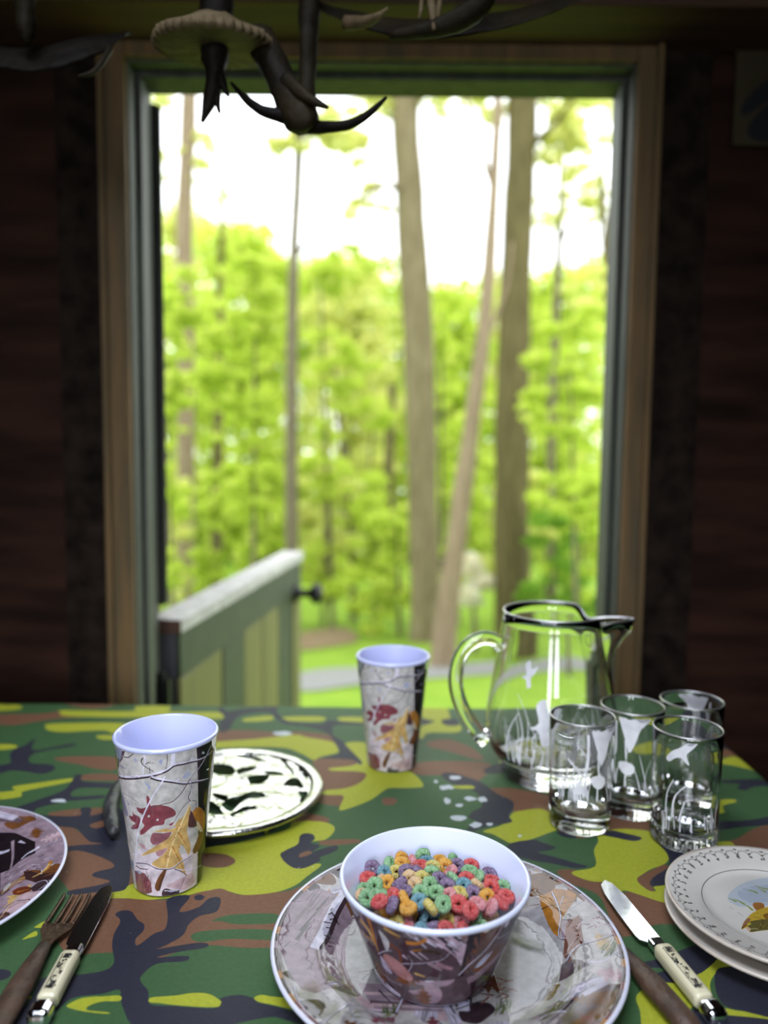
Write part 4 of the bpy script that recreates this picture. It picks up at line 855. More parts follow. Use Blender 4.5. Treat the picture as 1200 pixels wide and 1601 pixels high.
for i in range(6): ls([(20, 800 - i * 12), (140, 730 - i * 14), (300, 640 - i * 6)], 20, 6, rng.choice((P_TAN, P_ORG, P_BRN, srgb(214, 180, 122))))
lq.append((catmull(LP([(30, 700), (60, 640), (120, 630), (120, 680), (80, 730), (40, 750)]), 3), srgb(206, 206, 200)))
lq.append((catmull(LP([(150, 780), (220, 740), (330, 740), (370, 800), (260, 840), (170, 830)]), 3), srgb(110, 52, 34))); ls([(200, 800), (340, 780)], 30, 10, P_ORG)
lq.append((LP([(350, 760), (430, 700), (560, 690), (660, 760), (620, 830), (400, 830)]), P_BRK)); ls([(370, 760), (440, 705), (540, 690), (570, 740), (590, 800)], 14, 6, P_LAV); ls([(420, 840), (560, 750), (650, 700)], 8, 5, P_WHT)
lq.append((LP([(200, 860), (320, 820), (620, 830), (560, 960), (400, 1000), (120, 1140), (60, 1060)]), P_PINK)); ls([(200, 920), (340, 930), (380, 970), (440, 1000)], 14, 8, P_BRK); ls([(110, 1010), (250, 940)], 12, 6, P_BRK2)
lq.append((catmull(LP([(190, 1110), (330, 1030), (420, 1000), (330, 1090), (240, 1120)]), 3), srgb(80, 56, 56)))
ls([(230, 840), (150, 930), (60, 1060), (0, 1150)], 26, 16, srgb(170, 130, 84)); ls([(220, 850), (130, 950), (30, 1090)], 8, 5, srgb(226, 214, 190))
lq.append((LP([(30, 1100), (70, 1060), (180, 1130), (140, 1160)]), srgb(84, 60, 52)))
for i in range(40): x, y = rng.uniform(0, 480), rng.uniform(1090, 1320); ls([(x, y - x * .25), (x + rng.uniform(-50, 60), y - x * .25 - rng.uniform(10, 50))], rng.uniform(8, 22), 3, rng.choice((P_MAR, P_RED, P_PINK, srgb(108, 56, 54), P_MAU)), 2)
for i in range(4): lq.append((catmull(LP([(30 + i * 40, 1400 - i * 14), (50 + i * 40, 1380 - i * 14), (66 + i * 40, 1396 - i * 14), (46 + i * 40, 1412 - i * 14)]), 2), rng.choice((P_GRN, P_FOG, P_DRK))))
plate_print('printed_face', [(p, tint(c, .8)) for p, c in lq], tint(P_MAU, .8), lp)

# ---------------------------------------------------------------- bowl
BW_H, BW_R0, BW_R1 = .078, .0465, .0745
BZ = TZ + .0006 + .0048 + .0004
bw_xy = (at_z(679, 1364, BZ + BW_H).x, at_z(679, 1364, BZ + BW_H).y)
bowl = thing('cereal_bowl', 'white lined camouflage bowl full of coloured cereal rings', 'bowl', (bw_xy[0], bw_xy[1], BZ))
h, r0, r1 = BW_H, BW_R0, BW_R1
lathe('bowl_body', [(0, .003), (r0 * .8, .003), (r0 * .86, 0), (r0 - .0014, 0), (r0, .0014), (r0 + (r1 - r0) * .003 / h, .0030), (r0 + (r1 - r0) * (h - .0045) / h, h - .0045), (r1 + .0002, h - .0038), (r1 + .0008, h - .001), (r1, h + .0002), (r1 - .0014, h + .0004), (r1 - .0028, h - .001),
                    (r0 + .0046, .020), (r0 - .002, .009), (r0 - .012, .0062), (0, .0055)], M_mel, bowl, 96)
def br(z): return r0 + (r1 - r0) * z / h
B0, B1 = .0026, h - .0048; rm_b = (br(B0) + br(B1)) / 2
def BP(pts):      # crop x3.75, origin 520,1400
    out = []
    for x, y in pts:
        a, z = cone_hit(bw_xy[0], bw_xy[1], BZ, r0, BZ + h, r1, 520 + x / 3.75, 1400 + y / 3.75); out.append((a * rm_b, z))
    return out
rng = random.Random(8); bq = collage(rng, -rm_b * PI, rm_b * PI, 0, h, 1, .045, True)
bu = 1 / 3.75 * .60 / FPX
def bs(pts, w0, w1, col, n=4): bq.append((stroke(BP(pts), w0 * bu, w1 * bu, n), col))
bq.append((BP([(150, 40), (420, 90), (600, 130), (900, 120), (1060, 20), (960, 300), (760, 480), (620, 500), (400, 480), (250, 360)]), srgb(84, 66, 74)))
bq.append((catmull(BP([(400, 130), (520, 145), (640, 180), (760, 260), (800, 340), (760, 420), (720, 360), (650, 310), (560, 260), (470, 210)]), 3), srgb(176, 154, 170)))
bq.append((catmull(BP([(620, 160), (780, 150), (800, 260), (740, 260), (680, 210)]), 3), srgb(140, 112, 112)))
for i in range(46):
    x, y = rng.uniform(400, 760), rng.uniform(140, 420); bs([(x, y), (x + rng.uniform(30, 80), y + rng.uniform(25, 70))], rng.uniform(8, 22), 4, rng.choice((P_BRK, P_BRK2, srgb(190, 172, 190), P_LAV, srgb(52, 38, 46))), 2)
bq.append((BP([(815, 135), (900, 128), (860, 260), (760, 470), (738, 470), (780, 300)]), srgb(46, 36, 38)))
bq.append((BP([(900, 128), (1040, 60), (960, 280), (800, 450), (770, 450), (860, 270)]), srgb(98, 70, 66)))
for i in range(16): y = rng.uniform(160, 400); x = 1010 - (y - 100) * .6; bs([(x - rng.uniform(0, 90), y), (x - rng.uniform(20, 110), y + rng.uniform(30, 60))], rng.uniform(6, 14), 3, rng.choice((P_BRK, srgb(132, 92, 84), P_BRN)), 2)
bq.append((catmull(BP([(865, 200), (880, 150), (930, 120), (965, 110), (940, 170), (900, 215)]), 3), srgb(196, 186, 176)))
for pts, w0, w1 in (([(1010, 100), (1000, 170), (960, 240), (890, 330), (800, 410), (740, 470)], 18, 12), ([(820, 220), (850, 170), (920, 120), (1000, 90)], 14, 8), ([(1040, 215), (960, 255)], 8, 6), ([(400, 400), (520, 400), (640, 380), (700, 330), (790, 260)], 7, 4), ([(270, 345), (310, 328), (350, 326)], 9, 6), ([(440, 460), (470, 400), (440, 350)], 6, 4)):
    bs(pts, w0, w1, P_BRK); bs([(x - 3, y - 3) for x, y in pts], w0 * .55, w1 * .5, P_LAV)
for pts, w0, w1, c in (([(160, 140), (210, 200), (250, 290)], 40, 16, P_TAN), ([(200, 110), (230, 200), (265, 320)], 26, 12, P_ORG), ([(225, 80), (290, 150), (330, 210), (390, 250)], 44, 20, P_BRN), ([(235, 95), (290, 170), (380, 235)], 14, 8, P_ORG), ([(300, 190), (340, 215), (395, 240)], 18, 6, P_TAN), ([(170, 210), (240, 270), (270, 330)], 26, 8, srgb(170, 132, 88)),
        ([(330, 280), (390, 330), (400, 400)], 34, 10, srgb(112, 60, 40)), ([(430, 275), (500, 280), (550, 255)], 26, 16, P_ORG), ([(470, 322), (560, 325), (640, 340)], 30, 16, srgb(70, 50, 34)), ([(470, 322), (520, 320)], 10, 5, P_ORG)): bs(pts, w0, w1, c)
bq.append((catmull(BP([(270, 200), (330, 270), (320, 330), (290, 260)]), 3), srgb(190, 184, 190)))
bq.append((catmull(BP([(300, 340), (380, 380), (470, 480), (440, 500), (360, 450), (310, 400)]), 3), srgb(164, 120, 122))); bq.append((catmull(BP([(280, 350), (330, 420), (350, 460), (300, 420)]), 3), srgb(176, 164, 186)))
bs([(480, 455), (540, 475)], 14, 6, P_TAN); bs([(600, 400), (700, 430)], 40, 20, srgb(150, 118, 130)); bs([(560, 395), (640, 440)], 30, 10, P_MAU)
cone_print('printed_band', B0, br(B0), B1, br(B1), [(p, tuple(x ** 1.2 * 1.05 for x in c)) for p, c in bq], srgb(80, 64, 70), bowl, .0003, 84, 4)

# ---------------------------------------------------------------- china fish plates
FR = .0935
def china(parent, polys):
    pf = [(0, .0070), (.050, .0070), (.0585, .0078), (.0640, .0105), (.078, .0138), (.0905, .0166)]
    def fz(r):
        for (a, za), (b, zb_) in zip(pf, pf[1:]):
            if r <= b: return za + (zb_ - za) * (r - a) / (b - a)
        return pf[-1][1]
    lathe('plate_body', [(0, .003), (.050, .003), (.052, 0), (.055, 0), (.057, .003), (.066, .0065), (.090, .0128), (.0930, .0146), (.0936, .0160), (.0928, .0172), (.0905, .0168), (.078, .0136), (.064, .0102), (.0585, .0075), (.050, .0066), (0, .0066)], M_china_under, parent, 84)
    st = [(r * math.cos(2 * PI * (k + .5 * (i % 2)) / 72), r * math.sin(2 * PI * (k + .5 * (i % 2)) / 72)) for i, r in enumerate((.02, .035, .05, .054, .0585, .061, .064, .07, .078, .085)) for k in range(72)]
    ol = [(.0905 * math.cos(2 * PI * k / 96), .0905 * math.sin(2 * PI * k / 96)) for k in range(96)]
    def nf(p):
        r = p.length; e = .002; s = (fz(min(.0905, r + e)) - fz(max(0, r - e))) / (2 * e); return Vector((-s * p.x / max(r, 1e-6), -s * p.y / max(r, 1e-6), 1)).normalized()
    return art_obj('glazed_face', ol, polys, srgb(204, 198, 190), lambda p: (p.x, p.y, fz(p.length) + .0002), M_china, parent, st, nf)
fc = at_z(1218, 1409, TZ + .030)
f1 = thing('china_plate', 'lower of the two stacked cream china plates, mostly hidden by the fish plate', 'plate', (fc.x - .001, fc.y - .002, TZ + .0006), .3, 'stacked china plates')
china(f1, [])
f2 = thing('china_plate', 'upper cream china plate painted with a golden fish, lace border at its edge', 'plate', (fc.x, fc.y, TZ + .0006 + .0128), 0, 'stacked china plates')
def FP(pts):       # crop x6.667, origin 1020,1300
    out = []
    for x, y in pts:
        q = at_z(1020 + x / 6.667, 1300 + y / 6.667, TZ + .0224); out.append((q.x - fc.x, q.y - fc.y))
    return out
rng = random.Random(14); fq = []
fu = 1 / 6.667 * .66 / FPX
def fs_(pts, w0, w1, col, n=4): fq.append((stroke(FP(pts), w0 * fu, w1 * fu, n), col))
INK = srgb(92, 84, 76)
for k in range(44):                                                    # lace border
    a0 = 2 * PI * k / 44; rr_ = .0842
    for t in range(6):
        b0, b1 = a0 + t / 6 * 2 * PI / 44, a0 + (t + 1) / 6 * 2 * PI / 44
        f = lambda b: rr_ - .0030 + .0046 * abs(math.sin((b - a0) * 22))
        fq.append((stroke([(f(b0) * math.cos(b0), f(b0) * math.sin(b0)), (f(b1) * math.cos(b1), f(b1) * math.sin(b1))], .0009), srgb(128, 122, 116)))
        g_ = lambda b: rr_ + .0035 - .0026 * abs(math.sin((b - a0) * 22))
        fq.append((stroke([(g_(b0) * math.cos(b0), g_(b0) * math.sin(b0)), (g_(b1) * math.cos(b1), g_(b1) * math.sin(b1))], .0007), srgb(150, 144, 138)))
    for rr2, s in ((.0815, .0011), (.0772, .0013), (.0868, .0009)):
        for t in range(5):
            b = a0 + rng.uniform(-.016, .016); r_ = rr2 + rng.uniform(-1.3, 1.3) * s
            fq.append(([(r_ * math.cos(b) + s * .8 * math.cos(q), r_ * math.sin(b) + s * .8 * math.sin(q)) for q in (0, 1.3, 2.5, 3.8, 5)], INK))
n = 90
for k in range(n):
    a, b = 2 * PI * k / n, 2 * PI * (k + 1) / n; r_ = .0622
    fq.append((stroke([(r_ * math.cos(a), r_ * math.sin(a)), (r_ * math.cos(b), r_ * math.sin(b))], .00065), INK))
fq.append((catmull(FP([(800, 620), (900, 540), (1000, 500), (1150, 470), (1400, 470), (1700, 560), (1900, 760), (1700, 900), (1300, 760), (1050, 760), (900, 760), (790, 700)]), 3), srgb(176, 182, 190)))
fq.append((catmull(FP([(880, 620), (1000, 560), (1200, 540), (1500, 560), (1700, 680), (1300, 700), (1000, 720)]), 3), srgb(162, 170, 182)))
for i in range(30): x, y = rng.uniform(820, 1500), rng.uniform(520, 800); fs_([(x, y), (x + rng.uniform(40, 110), y + rng.uniform(15, 45))], rng.uniform(5, 12), 2, rng.choice((srgb(150, 160, 176), srgb(196, 198, 200), srgb(182, 186, 184))), 2)
for pts in ([(785, 672), (830, 690), (870, 712)], [(845, 680), (900, 705), (960, 740)], [(940, 730), (1000, 765), (1040, 800)], [(1060, 540), (1120, 565), (1200, 580), (1300, 600)], [(990, 590), (1040, 600), (1090, 622)], [(1100, 575), (1180, 610)], [(1200, 560), (1320, 540), (1420, 560)]):
    fs_(pts, 8, 34, srgb(134, 150, 72)); fs_([(x + 8, y + 6) for x, y in pts], 4, 10, srgb(108, 128, 60))
for pts in ([(800, 765), (855, 795)], [(885, 825), (950, 865)]): fs_(pts, 8, 3, srgb(120, 122, 130), 2)
FISH = [(925, 985), (945, 930), (985, 880), (1030, 835), (1100, 795), (1180, 770), (1300, 765), (1420, 800), (1540, 850), (1640, 880), (1640, 930), (1540, 985), (1420, 1010), (1250, 1005), (1120, 1015), (1040, 1028), (1005, 1022), (985, 990), (960, 985), (940, 1000)]
fq.append((catmull(FP([(1085, 805), (1045, 760), (1050, 725), (1100, 718), (1150, 730), (1165, 770), (1130, 800)]), 3), srgb(156, 104, 52)))
for i in range(6): fs_([(1090 + i * 12, 800 - i * 4), (1062 + i * 18, 728)], 5, 3, srgb(110, 70, 40), 2)
fq.append((catmull(FP([(1620, 880), (1760, 800), (1730, 900), (1770, 1010), (1620, 940)]), 3), srgb(150, 100, 48)))
fq.append((catmull(FP(FISH), 3), srgb(178, 148, 50)))
fq.append((catmull(FP([(1000, 930), (1100, 900), (1300, 890), (1500, 910), (1600, 930), (1450, 1000), (1250, 1000), (1120, 1012), (1040, 1025), (1005, 1015)]), 3), srgb(92, 84, 44)))
fq.append((catmull(FP([(1150, 850), (1200, 830), (1260, 850), (1240, 890), (1180, 890)]), 3), srgb(120, 84, 34)))
for i in range(70): x, y = rng.uniform(1050, 1560), rng.uniform(800, 1000); y = max(y, 770 + abs(x - 1250) * .25); y = min(y, 1000); fs_([(x, y), (x + rng.uniform(4, 18), y + rng.uniform(-6, 8))], rng.uniform(5, 11), 3, rng.choice((srgb(60, 58, 34), srgb(196, 176, 74), srgb(140, 130, 50), srgb(48, 44, 30))), 2)
fq.append((catmull(FP([(930, 985), (950, 925), (985, 885), (1020, 890), (1000, 930), (970, 955), (960, 975)]), 3), srgb(140, 96, 66)))
fq.append((catmull(FP([(970, 985), (1000, 975), (1020, 1000), (1005, 1022)]), 2), srgb(198, 160, 132))); fs_([(925, 990), (960, 965), (1000, 940)], 12, 5, srgb(62, 40, 30)); fs_([(1000, 1000), (1060, 990), (1110, 1000)], 6, 3, srgb(206, 196, 150))
fq.append((catmull(FP([(985, 945), (1005, 930), (1025, 940), (1005, 955)]), 3), srgb(206, 196, 60))); fq.append((catmull(FP([(998, 942), (1006, 936), (1012, 943), (1005, 948)]), 2), P_DRK))
fs_([(1050, 870), (1110, 880), (1150, 910), (1140, 960), (1110, 1000)], 7, 5, srgb(70, 54, 30))
china(f2, fq)

# ---------------------------------------------------------------- glass: pitcher and tumblers
GH = .1235
def etch_obj(parent, polys, mapfn, normfn, res, top=GH - .004):
    """engraving: only the painted shapes, as a frosted skin on the glass"""
    xs = [p[0] for q, c in polys for p in q]; ys = [p[1] for q, c in polys for p in q]
    ol = [(min(xs) - .001, min(ys) - .001), (max(xs) + .001, min(ys) - .001), (max(xs) + .001, min(max(ys) + .001, top)), (min(xs) - .001, min(max(ys) + .001, top))]
    st = [(ol[0][0] + (ol[1][0] - ol[0][0]) * (i + .37) / res, ol[0][1] + (ol[2][1] - ol[0][1]) * (j + .41) / 10) for i in range(res) for j in range(10)]
    return art_obj('etched_wildfowl', ol, polys, (.7, .7, .7), mapfn, M_etch, parent, st, normfn, None, {-1})
GH, GR0, GR1 = .1235, .0338, .0357
glass_xy = [(.2225, .836), (.2895, .872), (.326, .802), (.366, .892)]
def gr(z): return GR0 + (GR1 - GR0) * z / GH
def G1(pts):     # crop x6.96, origin 860,1080 -> on the wall of the nearest-left glass
    out = []
    for x, y in pts:
        a, z = cone_hit(glass_xy[0][0], glass_xy[0][1], TZ, GR0, TZ + GH, GR1, 860 + x / 6.96, 1080 + y / 6.96); out.append((a * .0348, z))
    return out
rng = random.Random(4); eg = []; gu = 1 / 6.96 * .84 / FPX; EC = (.7, .7, .72)
def es(pts, w0, w1): eg.append((stroke(G1(pts), w0 * gu, w1 * gu, 3), EC))
eg.append((catmull(G1([(345, 352), (430, 346), (480, 362), (540, 450), (600, 430), (688, 352), (700, 400), (650, 520), (620, 640), (585, 760), (545, 825), (520, 700), (490, 590), (455, 470), (430, 410), (310, 440), (345, 390)]), 2), EC))
eg.append((catmull(G1([(440, 960), (520, 930), (590, 960), (580, 1040), (520, 1080), (460, 1040)]), 3), EC))
eg.append((catmull(G1([(270, 1060), (320, 1030), (350, 1080), (340, 1130), (280, 1130)]), 3), EC))
es([(415, 490), (412, 700), (400, 850), (370, 900)], 26, 30); es([(190, 740), (270, 840), (370, 950)], 22, 16); es([(60, 930), (200, 950), (300, 960)], 20, 12); es([(180, 840), (190, 930)], 12, 16)
es([(280, 600), (350, 660), (390, 740)], 16, 8); es([(520, 690), (520, 900)], 20, 14)
for i in range(26):
    x = rng.uniform(80, 690); y0 = rng.uniform(1150, 1220); l = rng.uniform(160, 420); b = rng.uniform(-60, 60)
    es([(x, y0), (x + b * .3, y0 - l * .5), (x + b, y0 - l)], rng.uniform(10, 22), 4)
for i in range(5): x = 250 + i * 28; es([(x, 1190), (x + 20 * math.cos(i), 1060), (340, 960)], 10, 8)
u_ = [p for q, c in eg for p in q]; PIr = PI * .0348
for k in range(1, 3):                                                   # a second flight on the far side of the glass
    for q, c in eg[:3]: pass
eg2 = []
for q, c in eg[:14]: eg2.append(([(x + PIr * (1 if x < 0 else -1) * .98, z) for x, z in q], c))
def make_glass(label, x, y, rz, plain=False):
    t = thing('drinking_glass', label, 'glass', (x, y, TZ + .0006), rz, None)
    h = GH; pf = [(0, .0012), (GR0 * .8, .0008), (GR0 - .004, 0), (GR0 - .0015, .0006), (GR0, .003)]
    pf += [(gr(z), z) for z in (.02, .05, .08, .105, h - .002)] + [(GR1 - .0003, h), (GR1 - .0014, h + .0001), (GR1 - .0019, h - .001)]
    pf += [(gr(z) - .0019, z) for z in (.105, .08, .05, .030)] + [(GR0 - .0026, .0235), (GR0 - .0065, .0195), (GR0 - .014, .0180), (0, .0176)]
    lathe('glass_body', pf, M_glass, t, 72)
    bm = bmesh.new()
    n, m = 72, 8; vs = []
    for k in range(n):
        a = 2 * PI * k / n
        vs.append([bm.verts.new(((GR1 - .0007 + .00105 * math.cos(2 * PI * j / m)) * math.sin(a), -(GR1 - .0007 + .00105 * math.cos(2 * PI * j / m)) * math.cos(a), h + .0004 + .0008 * math.sin(2 * PI * j / m))) for j in range(m)])
    for k in range(n):
        for j in range(m): bm.faces.new((vs[k][j], vs[(k + 1) % n][j], vs[(k + 1) % n][(j + 1) % m], vs[k][(j + 1) % m]))
    bm_obj('silver_rim', bm, M_silver, t, True)
    return t
g1 = make_glass('clear etched glass beside the pitcher, with a bird in flight, left of the three others', glass_xy[0][0], glass_xy[0][1], 0)
mpf = lambda p: ((gr(p.y) + .00025) * math.sin(p.x / .0348), -(gr(p.y) + .00025) * math.cos(p.x / .0348), p.y)
nrf = lambda p: (math.sin(p.x / .0348), -math.cos(p.x / .0348), 0)
etch_obj(g1, [q for q in eg], mpf, nrf, 40)
labs = ['clear etched glass in the middle of the group, its bird with two raised wings', 'clear etched glass nearest the fish plates, with a diving duck', 'clear glass half hidden behind the glass nearest the fish plates']
for (x, y), rz, lb_, i in zip(glass_xy[1:], (-.75, .35, 2.2), labs, range(3)):
    g = copy_tree(g1); g.location = (x, y, TZ + .0006); g.rotation_euler = (0, 0, rz); g['label'] = lb_
    if i != 1: continue
    for ch in list(g.children):                                         # this glass carries another engraving
        if ch.name.startswith('etched'):
            bpy.data.objects.remove(ch)
    def G3(pts):    # crop x4, origin 900,1080
        out = []
        for px, py in pts:
            a, z = cone_hit(x, y, TZ, GR0, TZ + GH, GR1, 900 + px / 4, 1080 + py / 4); out.append(((a - rz) * .0348, z))
        return out
    e3 = []
    for pl in ([(565, 420), (600, 380), (650, 360), (700, 330), (780, 298), (765, 330), (740, 360), (700, 395), (690, 410), (708, 470), (680, 450), (660, 425), (620, 425), (585, 445)],): e3.append((catmull(G3(pl), 3), EC))
    gu3 = 1 / 4 * .8 / FPX
    for pts, w0, w1 in (([(560, 760), (570, 640), (610, 560)], 10, 5), ([(600, 780), (620, 660), (720, 575)], 14, 5), ([(640, 820), (680, 700), (730, 690)], 10, 4)): e3.append((stroke(G3(pts), w0 * gu3, w1 * gu3, 3), EC))
    for k in range(18):
        px = rng.uniform(530, 880); py = rng.uniform(860, 900); e3.append((stroke(G3([(px, py), (px + rng.uniform(-10, 10), py - rng.uniform(40, 150))]), rng.uniform(5, 10) * gu3, 2 * gu3, 3), EC))
    etch_obj(g, e3, mpf, nrf, 40)
    bmr = bmesh.new()
    for k in range(30):                                                 # fluted foot of this glass
        a = 2 * PI * k / 30; c = Vector((math.sin(a) * (GR0 + .0002), -math.cos(a) * (GR0 + .0002), .010)); Mx = Matrix.Translation(c) @ Matrix.Rotation(a, 4, 'Z')
        bmesh.ops.create_uvsphere(bmr, u_segments=8, v_segments=6, radius=1, matrix=Mx @ Matrix.Diagonal((.0024, .0008, .0075, 1)))
    bm_obj('fluted_foot', bmr, M_glass, g, True)

PX, PY, PH = at_z(868, 1222, TZ).x - .004, .966, .212
pit = thing('glass_pitcher', 'clear glass pitcher with silver rim, pouring lip and loop handle', 'pitcher', (PX, PY, TZ + .0006), R(4))
OUT = [(0, .001), (.045, .001), (.056, .0), (.0600, .002), (.0612, .008), (.0605, .016), (.0645, .022), (.0745, .034), (.0805, .050), (.0825, .066), (.0815, .085), (.0785, .105), (.0742, .130), (.0700, .155), (.0665, .178), (.0645, .197), (.0638, PH)]
INN = [(.0606, PH), (.0614, .197), (.0634, .178), (.0670, .155), (.0712, .130), (.0755, .105), (.0784, .085), (.0792, .066), (.0770, .050), (.0705, .037), (.0600, .029), (.045, .0265), (0, .026)]
def spout(a, r, z):
    """a measured from the spout direction"""
    s = max(0, (z - .120) / (PH - .120)); s = s * s * (3 - 2 * s)
    d = .042 * math.exp(-(a / .20) ** 2) * s ** 1.7 - .004 * math.exp(-((abs(a) - .52) / .20) ** 2) * s
    dz = -.0135 * math.exp(-((abs(a) - .42) / .22) ** 2) * s ** 2 - .010 * math.exp(-(a / .30) ** 2) * s ** 2
    return r + d, z + dz
N_ = 144; vs, fs, rings = [], [], []
for r, z in OUT + [(.0622, PH + .0008)] + INN:
    if r == 0: rings.append([len(vs)]); vs.append((0, 0, z)); continue
    rings.append(list(range(len(vs), len(vs) + N_)))
    for k in range(N_):
        a = 2 * PI * k / N_; aw = (a + PI) % (2 * PI) - PI
        # denser sampling at the lip
        aa = aw - .55 * math.sin(aw) * .9 if False else aw
        r2, z2 = spout(aa, r, z); vs.append((r2 * math.cos(aa), r2 * math.sin(aa), z2))
for A, B in zip(rings, rings[1:]):
    for k in range(N_):
        k2 = (k + 1) % N_
        if len(A) == 1: fs.append((A[0], B[k2], B[k]))
        elif len(B) == 1: fs.append((A[k], A[k2], B[0]))
        else: fs.append((A[k], A[k2], B[k2], B[k]))
mesh_obj('pitcher_body', vs, fs, M_glass, pit, True)
rim = []
for k in range(N_ + 1):
    a = 2 * PI * k / N_; aw = (a + PI) % (2 * PI) - PI; r2, z2 = spout(aw, .0622, PH); rim.append((r2 * math.cos(aw), r2 * math.sin(aw), z2 + .0006))
tube('silver_rim', rim, .0013, M_silver, pit, 8)
hd = [(-.0665, 0, .166), (-.074, 0, .176), (-.090, 0, .179), (-.108, 0, .170), (-.120, 0, .150), (-.1235, 0, .124), (-.118, 0, .098), (-.106, 0, .074), (-.092, 0, .056), (-.0835, 0, .048)]
hr = [.0085, .0088, .0090, .0092, .0094, .0094, .0094, .0094, .010, .013]
hp = catmull(hd, 5, False); hr2 = [x[0] for x in catmull([(q,) for q in hr], 5, False)]
ho = tube('handle', hp, hr2, M_glass, pit, 16)
rng = random.Random(9); pe = []
def pr(z):
    for (a, za), (b, zb_) in zip(OUT[5:], OUT[6:]):
        if z <= zb_: return a + (b - a) * (z - za) / (zb_ - za)
    return OUT[-1][0]
for i in range(44):                                                     # reeds and a bird on the side facing the camera
    x = rng.uniform(-.075, .085); z0 = rng.uniform(.034, .05); l = rng.uniform(.02, .075); pe.append((stroke([(x, z0), (x + rng.uniform(-.006, .006), z0 + l * .6), (x + rng.uniform(-.016, .016), z0 + l)], rng.uniform(.0012, .0026), .0005, 3), EC))
for cx_, cz_, s in ((-.028, .098, 1.0), (.03, .075, .8), (-.05, .150, .6)):
    pe.append((catmull([(cx_ + s * a, cz_ + s * b) for a, b in ((-.016, -.012), (-.006, -.004), (-.010, .016), (.001, .024), (.004, .008), (.018, .014), (.012, .0), (.004, -.010), (.006, -.026), (-.002, -.030), (-.006, -.014))], 3), EC))
etch_obj(pit, pe, lambda p: ((pr(p.y) + .0003) * math.cos(p.x / .075 - PI / 2), (pr(p.y) + .0003) * math.sin(p.x / .075 - PI / 2), p.y), lambda p: (math.cos(p.x / .075 - PI / 2), math.sin(p.x / .075 - PI / 2), .1), 50, .2)

# ---------------------------------------------------------------- pierced pewter trivet
TVR = .1145; tvz = TZ + .0155
tc_ = at_z(354, 1229, tvz); tvx, tvy = tc_.x, tc_.y
tv = thing('trivet', 'round pierced pewter trivet with cut out animal scene behind the nearest tumbler', 'trivet', (tvx, tvy, TZ + .0006))
def TP(pts):      # crop x5.217, origin 300,1150
    return [((lambda q: (q.x - tvx, q.y - tvy))(at_z(300 + x / 5.217, 1150 + y / 5.217, tvz))) for x, y in pts]
holes = [[(376,140),(430,146),(520,170),(580,195),(560,200),(480,180),(390,158)], [(580,140),(680,146),(730,180),(780,230),(812,278),(790,272),(740,212),(690,168),(600,152)], [(845,192),(900,206),(972,240),(940,242),(870,217)],
 [(875,255),(920,268),(942,310),(930,328),(900,308),(880,280)], [(760,395),(790,360),(850,348),(880,375),(895,414),(840,402),(790,402)], [(470,330),(530,315),(600,310),(612,335),(570,370),(500,377),(475,360)],
 [(270,545),(330,500),(400,488),(470,458),(540,466),(562,495),(480,507),(420,522),(350,582),(320,590),(290,572)], [(330,632),(390,590),(470,573),(512,590),(430,607),(370,627),(345,644)], [(140,540),(180,545),(240,610),(230,622),(140,612)],
 [(180,462),(280,485),(260,518),(200,497)], [(180,230),(300,240),(330,260),(320,302),(180,290)], [(380,265),(440,250),(520,258),(420,292),(385,302)], [(600,280),(700,285),(732,302),(640,302)], [(870,450),(930,455),(930,500),(880,522),(890,490)]]
def grow(h_, k=1.22):
    c = (sum(p[0] for p in h_) / len(h_), sum(p[1] for p in h_) / len(h_)); return [(c[0] + (x - c[0]) * k, c[1] + (y - c[1]) * k) for x, y in h_]
hp_ = [(catmull(grow(TP(h_)), 3), (0, 0, 0)) for h_ in holes]
rng = random.Random(2)
for a, r_ in ((2.5, .07), (2.9, .085), (3.3, .07), (3.6, .09), (2.2, .085), (3.05, .04), (3.5, .045), (2.7, .05)):
    hp_.append((catmull([(r_ * math.cos(a) + rng.uniform(.007, .014) * math.cos(q), r_ * math.sin(a) + rng.uniform(.006, .014) * math.sin(q)) for q in (0, 1, 2, 3, 4, 5)], 3), (0, 0, 0)))
RI = .1005
ol = [(RI * math.cos(2 * PI * k / 72), RI * math.sin(2 * PI * k / 72)) for k in range(72)]
st = [(rng.uniform(-RI, RI), rng.uniform(-RI, RI)) for _ in range(1500)]
v2, tri, idx = cdt_art(ol, hp_, st)
keep = [t for t, q in zip(tri, idx) if q < 0]
used = sorted({j for t in keep for j in t}); mpj = {j: i for i, j in enumerate(used)}; nv = len(used)
def relief(p): return .0016 * noise.noise(Vector((p.x * 45, p.y * 60, 1))) + .0008 * noise.noise(Vector((p.x * 150, p.y * 190, 5)))
top = [(v2[j].x, v2[j].y, .0135 + relief(v2[j])) for j in used]; bot = [(v2[j].x, v2[j].y, .0095) for j in used]
F = [tuple(mpj[j] for j in t) for t in keep]; edges = {}
for t in F:
    for a, b in zip(t, t[1:] + t[:1]): edges[(a, b)] = edges.get((a, b), 0) + 1
fs = F + [tuple(nv + j for j in t[::-1]) for t in F] + [(b, a, nv + a, nv + b) for a, b in edges if (b, a) not in edges]
mesh_obj('pierced_plate', top + bot, fs, M_pewter, tv, False)
lathe('rim', [(.0995, .0095), (.108, .0085), (TVR - .001, .0100), (TVR, .0125), (TVR - .0012, .0150), (.110, .0158), (.104, .0152), (.0995, .0140)], M_pewter, tv, 96, True)
for a in (-.95, -2.2, .6, 2.1):
    c = Vector((.101 * math.cos(a), .101 * math.sin(a), 0))
    tube('foot', [c * .99 + Vector((0, 0, .0096)), c + Vector((0, 0, .005)), c + Vector((0, 0, 0))], [.011, .006, .004], M_pewter, tv, 12)
